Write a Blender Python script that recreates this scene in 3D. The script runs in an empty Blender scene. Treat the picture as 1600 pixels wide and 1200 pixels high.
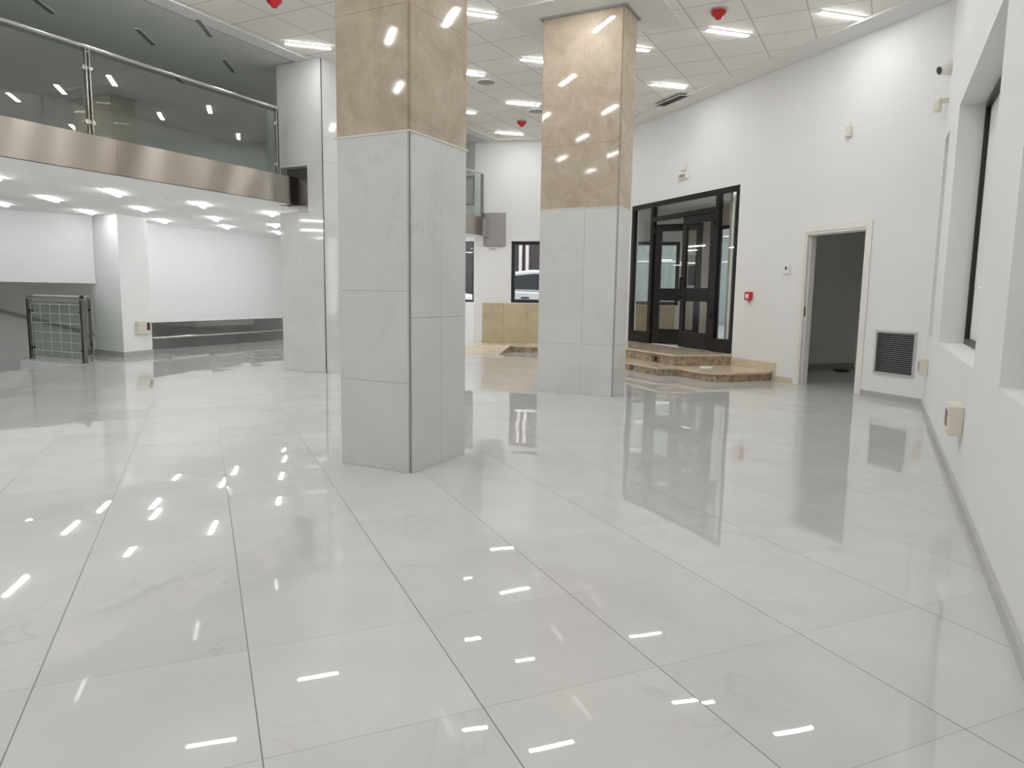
import bpy, bmesh, math, random
from mathutils import Vector, Matrix
random.seed(7)
S = bpy.context.scene
COL = S.collection
PI = math.pi

# ------------------------------------------------------------------ materials
def new_mat(name):
    m = bpy.data.materials.new(name); m.use_nodes = True
    nt = m.node_tree
    b = nt.nodes.get('Principled BSDF')
    return m, nt, b

def N(nt, t, **kw):
    n = nt.nodes.new(t)
    for k, v in kw.items():
        setattr(n, k, v)
    return n

def math_(nt, op, a, b=None, clamp=False):
    n = N(nt, 'ShaderNodeMath', operation=op); n.use_clamp = clamp
    for i, v in enumerate((a, b)):
        if v is None: continue
        if isinstance(v, (int, float)): n.inputs[i].default_value = v
        else: nt.links.new(v, n.inputs[i])
    return n.outputs[0]

def coords(nt, which='Object'):
    return N(nt, 'ShaderNodeTexCoord').outputs[which]

def noise(nt, co, scale, detail=3, dist=0.0, rough=0.5):
    n = N(nt, 'ShaderNodeTexNoise')
    n.inputs['Scale'].default_value = scale; n.inputs['Detail'].default_value = detail
    n.inputs['Distortion'].default_value = dist; n.inputs['Roughness'].default_value = rough
    if co is not None: nt.links.new(co, n.inputs['Vector'])
    return n

def ramp(nt, fac, stops):
    r = N(nt, 'ShaderNodeValToRGB')
    e = r.color_ramp.elements
    while len(e) < len(stops): e.new(0.5)
    for el, (p, c) in zip(e, stops):
        el.position = p; el.color = (*c, 1) if len(c) == 3 else c
    nt.links.new(fac, r.inputs[0])
    return r.outputs[0]

def mix(nt, fac, a, b, mode='MIX'):
    n = N(nt, 'ShaderNodeMix', data_type='RGBA', blend_type=mode)
    for sock, v in ((n.inputs[0], fac), (n.inputs[6], a), (n.inputs[7], b)):
        if isinstance(v, (int, float)): sock.default_value = v
        elif isinstance(v, tuple): sock.default_value = (*v, 1)
        else: nt.links.new(v, sock)
    return n.outputs[2]

def plain(name, col, rough=0.5, metal=0.0, var=0.04, scale=6, bump=0.0, spec=0.5):
    m, nt, b = new_mat(name)
    co = coords(nt)
    n = noise(nt, co, scale, 4)
    c2 = tuple(max(0, c * (1 - var)) for c in col)
    c3 = tuple(min(1, c * (1 + var)) for c in col)
    nt.links.new(ramp(nt, n.outputs[0], [(0.3, c2), (0.7, c3)]), b.inputs['Base Color'])
    b.inputs['Roughness'].default_value = rough
    b.inputs['Metallic'].default_value = metal
    b.inputs['Specular IOR Level'].default_value = spec
    if bump:
        n2 = noise(nt, co, 90, 2)
        bp = N(nt, 'ShaderNodeBump'); bp.inputs['Strength'].default_value = bump; bp.inputs['Distance'].default_value = 0.004
        nt.links.new(n2.outputs[0], bp.inputs['Height']); nt.links.new(bp.outputs[0], b.inputs['Normal'])
    return m

def veins(nt, co, scale, base, vein, width=0.03, amount=0.6, cloud=0.04):
    """thin irregular veins: zero crossings of a distorted noise, broken up by another noise"""
    n1 = noise(nt, co, scale, 5, 1.6, 0.6)
    d = math_(nt, 'ABSOLUTE', math_(nt, 'SUBTRACT', n1.outputs[0], 0.5))
    line = math_(nt, 'SUBTRACT', 1.0, math_(nt, 'DIVIDE', d, width, True), True)
    n2 = noise(nt, co, scale * 0.9, 2)
    gate = math_(nt, 'MULTIPLY', math_(nt, 'SUBTRACT', n2.outputs[0], 0.5, True), 5.0, True)
    f = math_(nt, 'MULTIPLY', math_(nt, 'MULTIPLY', line, gate), amount)
    n3 = noise(nt, co, scale * 1.5, 4, 0.8)
    lo = tuple(c * (1 - cloud) for c in base); hi = tuple(min(1, c * (1 + cloud)) for c in base)
    bc = ramp(nt, n3.outputs[0], [(0.35, lo), (0.65, hi)])
    return mix(nt, f, bc, vein)

FA, FTH, FOX, FOY = 0.6203, 0.41168, -1.2082, 1.4721      # floor tile size, direction, origin
def floor_material():
    m, nt, b = new_mat('polished_white_marble_tile')
    co = coords(nt)
    sx = N(nt, 'ShaderNodeSeparateXYZ'); nt.links.new(co, sx.inputs[0])
    x = math_(nt, 'SUBTRACT', sx.outputs[0], FOX); y = math_(nt, 'SUBTRACT', sx.outputs[1], FOY)
    c, s = math.cos(FTH), math.sin(FTH)
    u = math_(nt, 'DIVIDE', math_(nt, 'ADD', math_(nt, 'MULTIPLY', x, c), math_(nt, 'MULTIPLY', y, s)), FA)
    v = math_(nt, 'DIVIDE', math_(nt, 'SUBTRACT', math_(nt, 'MULTIPLY', y, c), math_(nt, 'MULTIPLY', x, s)), FA)
    def edge(t, w):
        f = math_(nt, 'FRACT', t)
        d = math_(nt, 'MINIMUM', f, math_(nt, 'SUBTRACT', 1.0, f))
        return math_(nt, 'LESS_THAN', d, w), d
    eu, du = edge(u, 0.0030); ev, dv = edge(v, 0.0022)
    fu = math_(nt, 'FLOOR', u); fv = math_(nt, 'FLOOR', v)
    cid = N(nt, 'ShaderNodeCombineXYZ'); nt.links.new(fu, cid.inputs[0]); nt.links.new(fv, cid.inputs[1])
    wn = N(nt, 'ShaderNodeTexWhiteNoise', noise_dimensions='2D'); nt.links.new(cid.outputs[0], wn.inputs['Vector'])
    # each tile is cut from another piece of stone
    off = N(nt, 'ShaderNodeVectorMath', operation='SCALE'); nt.links.new(wn.outputs['Color'], off.inputs[0]); off.inputs['Scale'].default_value = 23.0
    pc = N(nt, 'ShaderNodeVectorMath', operation='ADD'); nt.links.new(co, pc.inputs[0]); nt.links.new(off.outputs[0], pc.inputs[1])
    stone = veins(nt, pc.outputs[0], 1.5, (0.575, 0.571, 0.558), (0.38, 0.355, 0.33), 0.020, 0.27, 0.03)
    tone = math_(nt, 'ADD', 0.97, math_(nt, 'MULTIPLY', wn.outputs['Value'], 0.05))
    tc = N(nt, 'ShaderNodeCombineXYZ')
    for i in range(3): nt.links.new(tone, tc.inputs[i])
    stone = mix(nt, 1.0, stone, tc.outputs[0], 'MULTIPLY')
    colr = mix(nt, ev, stone, (0.30, 0.295, 0.28))
    colr = mix(nt, eu, colr, (0.13, 0.128, 0.12))
    nt.links.new(colr, b.inputs['Base Color'])
    joint = math_(nt, 'MAXIMUM', eu, ev)
    nt.links.new(math_(nt, 'ADD', 0.014, math_(nt, 'MULTIPLY', joint, 0.4)), b.inputs['Roughness'])
    b.inputs['IOR'].default_value = 1.55
    # every tile lies a hair out of level, and its polish is slightly wavy
    tl = N(nt, 'ShaderNodeVectorMath', operation='SUBTRACT'); nt.links.new(wn.outputs['Color'], tl.inputs[0]); tl.inputs[1].default_value = (0.5, 0.5, 0.5)
    ts = N(nt, 'ShaderNodeVectorMath', operation='MULTIPLY'); nt.links.new(tl.outputs[0], ts.inputs[0]); ts.inputs[1].default_value = (0.011, 0.011, 0)
    nz = noise(nt, pc.outputs[0], 3.0, 1, 0.0)
    wl = N(nt, 'ShaderNodeVectorMath', operation='SUBTRACT'); nt.links.new(nz.outputs['Color'], wl.inputs[0]); wl.inputs[1].default_value = (0.5, 0.5, 0.5)
    ws = N(nt, 'ShaderNodeVectorMath', operation='MULTIPLY'); nt.links.new(wl.outputs[0], ws.inputs[0]); ws.inputs[1].default_value = (0.007, 0.007, 0)
    g = N(nt, 'ShaderNodeNewGeometry')
    a1 = N(nt, 'ShaderNodeVectorMath', operation='ADD'); nt.links.new(g.outputs['Normal'], a1.inputs[0]); nt.links.new(ts.outputs[0], a1.inputs[1])
    a2 = N(nt, 'ShaderNodeVectorMath', operation='ADD'); nt.links.new(a1.outputs[0], a2.inputs[0]); nt.links.new(ws.outputs[0], a2.inputs[1])
    nn = N(nt, 'ShaderNodeVectorMath', operation='NORMALIZE'); nt.links.new(a2.outputs[0], nn.inputs[0])
    nt.links.new(nn.outputs[0], b.inputs['Normal'])
    return m

TT, NN = (0.885, -0.466), (0.466, 0.885)                  # directions of the ceiling grid
def ceiling_material():
    m, nt, b = new_mat('suspended_ceiling_tile')
    co = coords(nt)
    sx = N(nt, 'ShaderNodeSeparateXYZ'); nt.links.new(co, sx.inputs[0])
    def axis(d, o):
        q = math_(nt, 'ADD', math_(nt, 'MULTIPLY', sx.outputs[0], d[0]), math_(nt, 'MULTIPLY', sx.outputs[1], d[1]))
        return math_(nt, 'DIVIDE', math_(nt, 'SUBTRACT', q, o), 0.6400)
    def line(t):
        f = math_(nt, 'FRACT', t)
        d = math_(nt, 'MINIMUM', f, math_(nt, 'SUBTRACT', 1.0, f))
        return math_(nt, 'LESS_THAN', d, 0.014)
    l = math_(nt, 'MAXIMUM', line(axis(TT, -1.06)), line(axis(NN, 9.18)))
    n = noise(nt, co, 160, 3)
    base = ramp(nt, n.outputs[0], [(0.35, (0.84, 0.815, 0.775)), (0.7, (0.90, 0.875, 0.835))])
    nt.links.new(mix(nt, l, base, (0.58, 0.56, 0.535)), b.inputs['Base Color'])
    b.inputs['Roughness'].default_value = 0.9
    return m

def marble_material(name, base, vein, scale, rough, amount, cloud, width=0.03):
    m, nt, b = new_mat(name)
    co = coords(nt)
    nt.links.new(veins(nt, co, scale, base, vein, width, amount, cloud), b.inputs['Base Color'])
    b.inputs['Roughness'].default_value = rough
    b.inputs['IOR'].default_value = 1.5
    return m

def cream_material():
    m, nt, b = new_mat('polished_cream_marble')
    co = coords(nt)
    n1 = noise(nt, co, 3.2, 7, 0.9, 0.62)
    c = ramp(nt, n1.outputs[0], [(0.28, (0.400, 0.322, 0.240)), (0.5, (0.475, 0.392, 0.302)), (0.74, (0.560, 0.480, 0.385))])
    n2 = noise(nt, co, 2.6, 5, 2.2, 0.6)
    d = math_(nt, 'ABSOLUTE', math_(nt, 'SUBTRACT', n2.outputs[0], 0.5))
    l = math_(nt, 'MULTIPLY', math_(nt, 'SUBTRACT', 1.0, math_(nt, 'DIVIDE', d, 0.012, True), True), 0.35)
    nt.links.new(mix(nt, l, c, (0.66, 0.60, 0.52)), b.inputs['Base Color'])
    b.inputs['Roughness'].default_value = 0.05
    return m

def granite_material():
    m, nt, b = new_mat('brown_granite_riser')
    co = coords(nt)
    n1 = noise(nt, co, 15, 6, 0.8, 0.7)
    c = ramp(nt, n1.outputs[0], [(0.28, (0.08, 0.055, 0.04)), (0.44, (0.30, 0.22, 0.15)), (0.58, (0.45, 0.35, 0.24)), (0.75, (0.60, 0.51, 0.39))])
    nt.links.new(c, b.inputs['Base Color']); b.inputs['Roughness'].default_value = 0.25
    return m

def steel_material(name, col, rough, aniso=0.0):
    m, nt, b = new_mat(name)
    co = coords(nt)
    mp = N(nt, 'ShaderNodeMapping'); mp.inputs['Scale'].default_value = (1.2, 1.2, 160)
    nt.links.new(co, mp.inputs[0])
    n = noise(nt, mp.outputs[0], 3, 3)
    nt.links.new(ramp(nt, n.outputs[0], [(0.3, tuple(c * 0.93 for c in col)), (0.7, col)]), b.inputs['Base Color'])
    b.inputs['Metallic'].default_value = 1.0; b.inputs['Roughness'].default_value = rough
    if aniso:
        b.inputs['Anisotropic'].default_value = aniso
        t = N(nt, 'ShaderNodeCombineXYZ'); t.inputs[2].default_value = 1.0      # brushed along the band: highlights stretch upright
        nt.links.new(t.outputs[0], b.inputs['Tangent'])
    return m

def glass_material(name, tint, ior=1.5, boost=0.0, grid=False):
    m = bpy.data.materials.new(name); m.use_nodes = True; nt = m.node_tree
    for n in list(nt.nodes): nt.nodes.remove(n)
    out = N(nt, 'ShaderNodeOutputMaterial')
    tr = N(nt, 'ShaderNodeBsdfTransparent'); tr.inputs[0].default_value = (*tint, 1)
    gl = N(nt, 'ShaderNodeBsdfGlossy'); gl.inputs['Roughness'].default_value = 0.0
    lw = N(nt, 'ShaderNodeLayerWeight'); lw.inputs['Blend'].default_value = 0.5      # facing = 1 - |cos|, the same from both sides
    mx = N(nt, 'ShaderNodeMixShader')
    f0 = ((ior - 1) / (ior + 1)) ** 2 + boost
    f = math_(nt, 'ADD', f0, math_(nt, 'MULTIPLY', math_(nt, 'POWER', lw.outputs['Facing'], 5.0), 1 - f0), True)
    nt.links.new(f, mx.inputs[0]); nt.links.new(tr.outputs[0], mx.inputs[1]); nt.links.new(gl.outputs[0], mx.inputs[2])
    last = mx.outputs[0]
    nt.links.new(last, out.inputs[0])
    return m

def lamp_material(name, col, strength):
    m, nt, b = new_mat(name)
    b.inputs['Base Color'].default_value = (0.9, 0.9, 0.9, 1)
    b.inputs['Emission Color'].default_value = (*col, 1); b.inputs['Emission Strength'].default_value = strength
    return m

M = {}
M['floor'] = floor_material()
M['ceiling'] = ceiling_material()
M['paint'] = plain('white_wall_paint', (0.80, 0.795, 0.78), 0.75, 0, 0.012, 1.5, 0.05, 0.3)
M['paint_lower'] = plain('bright_white_wall_paint', (0.89, 0.888, 0.885), 0.75, 0, 0.01, 1.5, 0.04, 0.3)
M['plaster'] = plain('white_plaster_border', (0.80, 0.80, 0.785), 0.85, 0, 0.01, 2, 0, 0.2)
M['grey_mezz_shade'] = plain('grey_plaster_mezz_shade', (0.66, 0.67, 0.66), 0.85, 0, 0.02, 1.5, 0, 0.2)  # white mezzanine ceiling greyed to carry its unlit shade; vestibule ceiling shares it
M['mezz_shade'] = plain('shade_greyed_mezzanine_paint', (0.60, 0.615, 0.60), 0.85, 0, 0.02, 1.5, 0, 0.2)  # unlit shade of the white mezzanine walls is put into this grey
M['soffit'] = plain('bright_white_soffit_paint', (0.95, 0.95, 0.945), 0.8, 0, 0.005, 1.5, 0, 0.2)
M['stair_paint'] = plain('grey_stairwell_paint', (0.76, 0.755, 0.745), 0.85, 0, 0.03, 1.2, 0, 0.2)
M['room_paint'] = plain('side_room_paint', (0.93, 0.94, 0.90), 0.85, 0, 0.02, 1.2, 0, 0.2)
M['marble'] = marble_material('polished_white_marble', (0.655, 0.655, 0.642), (0.40, 0.39, 0.38), 1.25, 0.06, 0.34, 0.03, 0.011)
M['cream'] = cream_material()
M['tread'] = marble_material('cream_marble_tread', (0.66, 0.56, 0.42), (0.44, 0.36, 0.26), 2.5, 0.12, 0.4, 0.06)
M['wainscot'] = marble_material('sandy_marble_wainscot', (0.55, 0.455, 0.315), (0.40, 0.32, 0.22), 2.2, 0.12, 0.45, 0.08)
M['granite'] = granite_material()
M['steel'] = steel_material('brushed_steel_band', (0.47, 0.425, 0.385), 0.27, 1.0)
M['chrome'] = steel_material('satin_steel_tube', (0.66, 0.65, 0.63), 0.16)
M['steel_plate'] = steel_material('dull_steel_plate', (0.34, 0.325, 0.31), 0.38)
M['alu'] = steel_material('brushed_aluminium', (0.70, 0.70, 0.70), 0.35)
M['bronze'] = plain('dark_bronze_metal', (0.014, 0.012, 0.0115), 0.42, 0.0, 0.1, 8, 0, 0.25)
M['black'] = plain('black_lacquer', (0.012, 0.011, 0.011), 0.4, 0, 0.1, 8)
M['dark_gap'] = plain('dark_joint', (0.16, 0.155, 0.14), 0.6, 0, 0.15, 20)
M['edge_trim'] = plain('grey_metal_edge_trim', (0.20, 0.19, 0.17), 0.35, 0.8, 0.15, 20)
M['top_trim'] = plain('ivory_edge_trim', (0.66, 0.64, 0.58), 0.4, 0, 0.03, 10)
M['base_tile'] = plain('grey_tile_baseboard', (0.44, 0.43, 0.41), 0.25, 0, 0.05, 4)
M['casing'] = plain('white_lacquered_wood', (0.80, 0.775, 0.745), 0.4, 0, 0.015, 3)
M['plastic'] = plain('white_plastic', (0.78, 0.77, 0.74), 0.4, 0, 0.02, 9)
M['grey_plastic'] = plain('grey_plastic', (0.34, 0.335, 0.33), 0.5, 0, 0.04, 9)
M['cream_plastic'] = plain('cream_plastic', (0.72, 0.68, 0.58), 0.4, 0, 0.02, 9)
M['red'] = plain('red_plastic', (0.50, 0.018, 0.020), 0.35, 0, 0.06, 9)
M['dark_red'] = plain('dark_red_window', (0.10, 0.010, 0.012), 0.15, 0, 0.1, 9)
def blind_material():
    m, nt, b = new_mat('white_blind_fabric')
    n = noise(nt, coords(nt), 3, 3)
    nt.links.new(ramp(nt, n.outputs[0], [(0.3, (0.77, 0.765, 0.74)), (0.7, (0.81, 0.805, 0.78))]), b.inputs['Base Color'])
    b.inputs['Roughness'].default_value = 0.9
    t = N(nt, 'ShaderNodeBsdfTranslucent'); t.inputs[0].default_value = (0.80, 0.80, 0.78, 1)
    mx = N(nt, 'ShaderNodeMixShader'); mx.inputs[0].default_value = 0.10
    nt.links.new(b.outputs[0], mx.inputs[1]); nt.links.new(t.outputs[0], mx.inputs[2])
    nt.links.new(mx.outputs[0], nt.nodes['Material Output'].inputs[0])
    return m
M['blind'] = blind_material()
M['lamp_on'] = lamp_material('lit_lamp_diffuser', (0.985, 0.995, 1.0), 55.0)
M['lamp_low'] = lamp_material('lit_recessed_lamp_diffuser', (0.985, 0.995, 1.0), 22.5)
M['lamp_off'] = plain('unlit_lamp_diffuser', (0.20, 0.203, 0.20), 0.5, 0, 0.05, 9)
M['rail_glass'] = glass_material('grey_green_railing_glass', (0.955, 0.995, 0.965), 1.5, 0.09)
M['clear_glass'] = glass_material('clear_window_glass', (0.955, 0.97, 0.96))
M['stair_glass'] = glass_material('greenish_stair_glass', (0.80, 0.86, 0.80))
M['etch'] = plain('etched_glass_line', (0.62, 0.66, 0.62), 0.7, 0, 0.05, 9)
M['car_paint'] = plain('white_car_paint', (0.78, 0.78, 0.80), 0.2, 0, 0.01, 2)
M['car_glass'] = plain('dark_car_glass', (0.03, 0.035, 0.04), 0.08, 0, 0.2, 3)
M['rubber'] = plain('tyre_rubber', (0.025, 0.025, 0.026), 0.8, 0, 0.1, 20)
M['facade'] = plain('dark_brown_facade', (0.030, 0.023, 0.023), 0.8, 0, 0.3, 3)
M['pilaster'] = plain('pink_stone_pilaster', (0.52, 0.44, 0.43), 0.8, 0, 0.06, 3)
M['pale_facade'] = plain('pale_grey_green_facade', (0.14, 0.16, 0.15), 0.8, 0, 0.06, 3)
M['asphalt'] = plain('grey_asphalt', (0.19, 0.19, 0.19), 0.9, 0, 0.15, 12)
M['vest_wall'] = plain('pinkish_beige_stone_cladding', (0.50, 0.44, 0.40), 0.3, 0, 0.05, 2)
M['paper'] = plain('white_paper', (0.80, 0.79, 0.76), 0.8, 0, 0.02, 9)

# ------------------------------------------------------------------ mesh builder
class MB:
    def __init__(s): s.v, s.f, s.m = [], [], []
    def add(s, vs, fs, mi=0):
        o = len(s.v); s.v += [tuple(v) for v in vs]
        s.f += [tuple(i + o for i in f) for f in fs]; s.m += [mi] * len(fs); return s
    def box(s, o, ax, ay, az, mi=0):
        """corner o and three edge vectors"""
        o, ax, ay, az = map(Vector, (o, ax, ay, az))
        vs = [o, o + ax, o + ax + ay, o + ay, o + az, o + ax + az, o + ax + ay + az, o + ay + az]
        return s.add(vs, [(0, 3, 2, 1), (4, 5, 6, 7), (0, 1, 5, 4), (1, 2, 6, 5), (2, 3, 7, 6), (3, 0, 4, 7)], mi)
    def cbox(s, c, x, y, z, mi=0):
        return s.box((c[0] - x / 2, c[1] - y / 2, c[2] - z / 2), (x, 0, 0), (0, y, 0), (0, 0, z), mi)
    def prism(s, poly, z0, z1, mi=0, mi_side=None):
        n = len(poly)
        vs = [(p[0], p[1], z0) for p in poly] + [(p[0], p[1], z1) for p in poly]
        s.add(vs, [tuple(range(n))[::-1], tuple(range(n, 2 * n))], mi)
        o = len(s.v) - 2 * n
        for i in range(n):
            j = (i + 1) % n
            s.f.append((o + i, o + j, o + n + j, o + n + i)); s.m.append(mi if mi_side is None else mi_side)
        return s
    def extrude(s, pts, d, mi=0):
        """flat outline (3D points) pushed along d"""
        n = len(pts); d = Vector(d); pts = [Vector(p) for p in pts]
        s.add(pts + [p + d for p in pts], [tuple(range(n))[::-1], tuple(range(n, 2 * n))] + [(i, (i + 1) % n, n + (i + 1) % n, n + i) for i in range(n)], mi)
        return s
    def tube(s, p0, p1, r, n=16, mi=0, r1=None, caps=True):
        p0, p1 = Vector(p0), Vector(p1); d = (p1 - p0).normalized()
        a = d.orthogonal().normalized(); b = d.cross(a)
        r1 = r if r1 is None else r1
        vs = [p0 + (a * math.cos(t) + b * math.sin(t)) * r for t in (2 * PI * i / n for i in range(n))]
        vs += [p1 + (a * math.cos(t) + b * math.sin(t)) * r1 for t in (2 * PI * i / n for i in range(n))]
        fs = [(i, (i + 1) % n, n + (i + 1) % n, n + i) for i in range(n)]
        if caps: fs += [tuple(range(n))[::-1], tuple(range(n, 2 * n))]
        return s.add(vs, fs, mi)
    def lathe(s, c, prof, n=24, mi=0, axis=(0, 0, 1)):
        """profile of (radius, height) pairs turned about an axis through c"""
        c = Vector(c); d = Vector(axis).normalized(); a = d.orthogonal().normalized(); b = d.cross(a)
        vs, fs = [], []
        for r, h in prof:
            vs += [c + d * h + (a * math.cos(2 * PI * i / n) + b * math.sin(2 * PI * i / n)) * r for i in range(n)]
        for k in range(len(prof) - 1):
            fs += [(k * n + i, k * n + (i + 1) % n, (k + 1) * n + (i + 1) % n, (k + 1) * n + i) for i in range(n)]
        fs += [tuple(range(n))[::-1], tuple(range((len(prof) - 1) * n, len(prof) * n))]
        return s.add(vs, fs, mi)
    def mesh(s, name, mats, smooth=False, bevel=0.0, seg=2):
        me = bpy.data.meshes.new(name); me.from_pydata(s.v, [], s.f)
        for m in (mats if isinstance(mats, (list, tuple)) else [mats]): me.materials.append(M[m])
        for p, k in zip(me.polygons, s.m): p.material_index = k
        bm = bmesh.new(); bm.from_mesh(me)
        big = [f for f in bm.faces if len(f.verts) > 4]
        bmesh.ops.recalc_face_normals(bm, faces=bm.faces)
        if bevel:
            bmesh.ops.bevel(bm, geom=[e for e in bm.edges if len(e.link_faces) == 2 and e.calc_face_angle(0) > 0.6], offset=bevel, segments=seg, profile=0.5, affect='EDGES')
        big = [f for f in bm.faces if len(f.verts) > 6 and not smooth]
        if big: bmesh.ops.triangulate(bm, faces=big)
        bm.to_mesh(me); bm.free()
        if smooth:
            for p in me.polygons: p.use_smooth = True
            me.set_sharp_from_angle(angle=0.7)
        return me

def tag(o, label=None, cat=None, group=None, kind=None):
    if label: o['label'] = label
    if cat: o['category'] = cat
    if group: o['group'] = group
    if kind: o['kind'] = kind
    return o

def empty(name, loc, label=None, cat=None, group=None, kind=None, rotz=0.0):
    o = bpy.data.objects.new(name, None); COL.objects.link(o)
    o.location = loc; o.rotation_euler = (0, 0, rotz); o.empty_display_size = 0.1
    return tag(o, label, cat, group, kind)

def world_of(o):
    m = Matrix.LocRotScale(o.location, o.rotation_euler, o.scale)
    return (world_of(o.parent) @ o.matrix_parent_inverse @ m) if o.parent else m

def obj(name, mb, mats, parent=None, local=False, smooth=False, bevel=0.0, seg=2, **tags):
    """one mesh object; its points are given in world space unless local"""
    o = bpy.data.objects.new(name, mb.mesh(name, mats, smooth, bevel, seg)); COL.objects.link(o)
    if parent is not None:
        o.parent = parent
        if not local: o.matrix_parent_inverse = world_of(parent).inverted()
    return tag(o, **tags)

def copy_tree(o, parent=None):
    c = o.copy(); COL.objects.link(c)
    if parent is not None: c.parent = parent
    for ch in list(o.children): copy_tree(ch, c)
    return c

# ------------------------------------------------------------------ frames
class Frame:
    """a wall line: s runs along it, z up, d away from the room"""
    def __init__(s, A, w, out): s.A, s.w, s.o = Vector((*A, 0)), Vector((*w, 0)).normalized(), Vector((*out, 0)).normalized()
    def p(s, a, z, d=0.0): return s.A + s.w * a + s.o * d + Vector((0, 0, z))
    def box(s, mb, s0, s1, z0, z1, d0, d1, mi=0):
        return mb.box(s.p(s0, z0, d0), s.w * (s1 - s0), s.o * (d1 - d0), Vector((0, 0, z1 - z0)), mi)
    def ring(s, mb, s0, s1, z0, z1, t, d0, d1, mi=0):
        s.box(mb, s0, s0 + t, z0, z1, d0, d1, mi); s.box(mb, s1 - t, s1, z0, z1, d0, d1, mi)
        s.box(mb, s0 + t, s1 - t, z0, z0 + t, d0, d1, mi); s.box(mb, s0 + t, s1 - t, z1 - t, z1, d0, d1, mi)
        return mb

def wall_mesh(fr, s0, s1, z0, z1, holes, th):
    """a wall of thickness th with rectangular openings (s0, s1, z0, z1)"""
    xs = sorted({s0, s1, *[h[0] for h in holes], *[h[1] for h in holes]}); xs = [x for x in xs if s0 <= x <= s1]
    zs = sorted({z0, z1, *[h[2] for h in holes], *[h[3] for h in holes]}); zs = [z for z in zs if z0 <= z <= z1]
    def solid(i, j):
        if not (0 <= i < len(xs) - 1 and 0 <= j < len(zs) - 1): return False
        cx, cz = (xs[i] + xs[i + 1]) / 2, (zs[j] + zs[j + 1]) / 2
        return not any(h[0] < cx < h[1] and h[2] < cz < h[3] for h in holes)
    bm = bmesh.new(); cache = {}
    def vert(a, z, d):
        k = (round(a, 5), round(z, 5), d)
        if k not in cache: cache[k] = bm.verts.new(fr.p(a, z, th * d))
        return cache[k]
    def q(*c): bm.faces.new([vert(*k) for k in c])
    for i in range(len(xs) - 1):
        for j in range(len(zs) - 1):
            if not solid(i, j): continue
            a, b, c, d = xs[i], xs[i + 1], zs[j], zs[j + 1]
            for k in (0, 1): q((a, c, k), (b, c, k), (b, d, k), (a, d, k))
            if not solid(i - 1, j): q((a, c, 0), (a, c, 1), (a, d, 1), (a, d, 0))
            if not solid(i + 1, j): q((b, c, 0), (b, c, 1), (b, d, 1), (b, d, 0))
            if not solid(i, j - 1): q((a, c, 0), (b, c, 0), (b, c, 1), (a, c, 1))
            if not solid(i, j + 1): q((a, d, 0), (b, d, 0), (b, d, 1), (a, d, 1))
    bmesh.ops.recalc_face_normals(bm, faces=bm.faces)
    me = bpy.data.meshes.new('wall'); bm.to_mesh(me); bm.free()
    return me

def wall(name, fr, s0, s1, z0, z1, holes, th, mat, label):
    me = wall_mesh(fr, s0, s1, z0, z1, holes, th); me.name = name; me.materials.append(M[mat])
    o = bpy.data.objects.new(name, me); COL.objects.link(o)
    return tag(o, label, 'wall', kind='structure')

CEIL = 4.5
WX = Frame((4.033, 10.046), (0.370, -0.929), (0.929, 0.370))            # wall with the entrance and the side-room door
K = WX.p(2.007, 0)
RX = Frame((K.x, K.y), (-0.456, -0.890), (0.890, -0.456))               # right wall with the window recesses
FX = Frame((0.560, 15.840), (-0.985, 0.171), (0.171, 0.985))            # far wall
MZ = Frame((-3.191, 10.747), (0.4452, 0.8954), (-0.8954, 0.4452))       # front edge of the mezzanine
WF_S = -6.0                                                             # where WX meets FX
X0 = WX.p(WF_S, 0)
FXR = (X0 - FX.A).dot(FX.w)                                             # same point along FX
FC = FX.p(1.463, 0)                                                     # corner where the far wall turns away
SX = Frame((FC.x, FC.y), (-0.854, 0.52), (0.52, 0.854))

# ------------------------------------------------------------------ floor
pit_near = [(-6.82, 11.12), (-7.36, 10.13), (-8.50, 8.03)]
slab_corner = (-8.356, 11.985)
floor_poly = [(-1.9, -4.9), (9.6, 2.0), (10.2, 9.0), (7.6, 15.2), (3.6, 16.4), (2.0, 16.1), (-0.9, 16.6), (-5.2, 18.9), (-5.45, 18.25), (-7.19, 14.18),
              (-6.74, 13.30), (-7.60, 14.0), (-9.2, 13.95), (-8.75, 12.9), slab_corner, *pit_near, (-12.6, 8.03), (-12.6, -4.2)]
mb = MB(); mb.prism(floor_poly, -0.22, 0.0, 0, 1)
obj('floor', mb, ['floor', 'paint_lower'], label='polished white marble tile floor of the empty hall', cat='floor', kind='structure')

# ------------------------------------------------------------------ walls
NICHES = [(0.07, 0.66, 0.82, 2.97), (1.68, 4.50, 0.82, 2.965), (5.52, 8.34, 0.82, 2.965)]
wall('wall_right', RX, -0.0, 14.6, 0, CEIL + 0.1, NICHES, 0.20, 'paint', 'long white wall with deep window recesses close to the camera')
GR = (1.298, 1.878, 0.293, 0.842)
DOOR = (0.035, 1.065, 0.0, 2.115)
ENT = (-4.62, -1.41, 0.31, 2.96)
wall('wall_entrance', WX, WF_S, 2.007, 0, CEIL + 0.1, [ENT, DOOR, GR], 0.16, 'paint', 'white wall holding the dark glazed entrance and an open doorway')
WIN1 = (-0.72, 0.634, 1.02, 2.37)
WIN2 = (-3.02, -1.72, 1.02, 2.37)
wall('wall_far', FX, -3.22, 1.463, 0, CEIL + 0.1, [WIN1, WIN2], 0.22, 'paint', 'white far wall behind the columns with street windows')
WIN3 = (0.012, 1.4, 1.02, 2.37)
WIN4 = (0.012, 1.4, 3.15, 3.80)
wall('wall_far_side', SX, 0.0, 5.4, 0, 2.6, [WIN3], 0.22, 'paint_lower', 'white wall strip under the mezzanine beside the far window')
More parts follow.
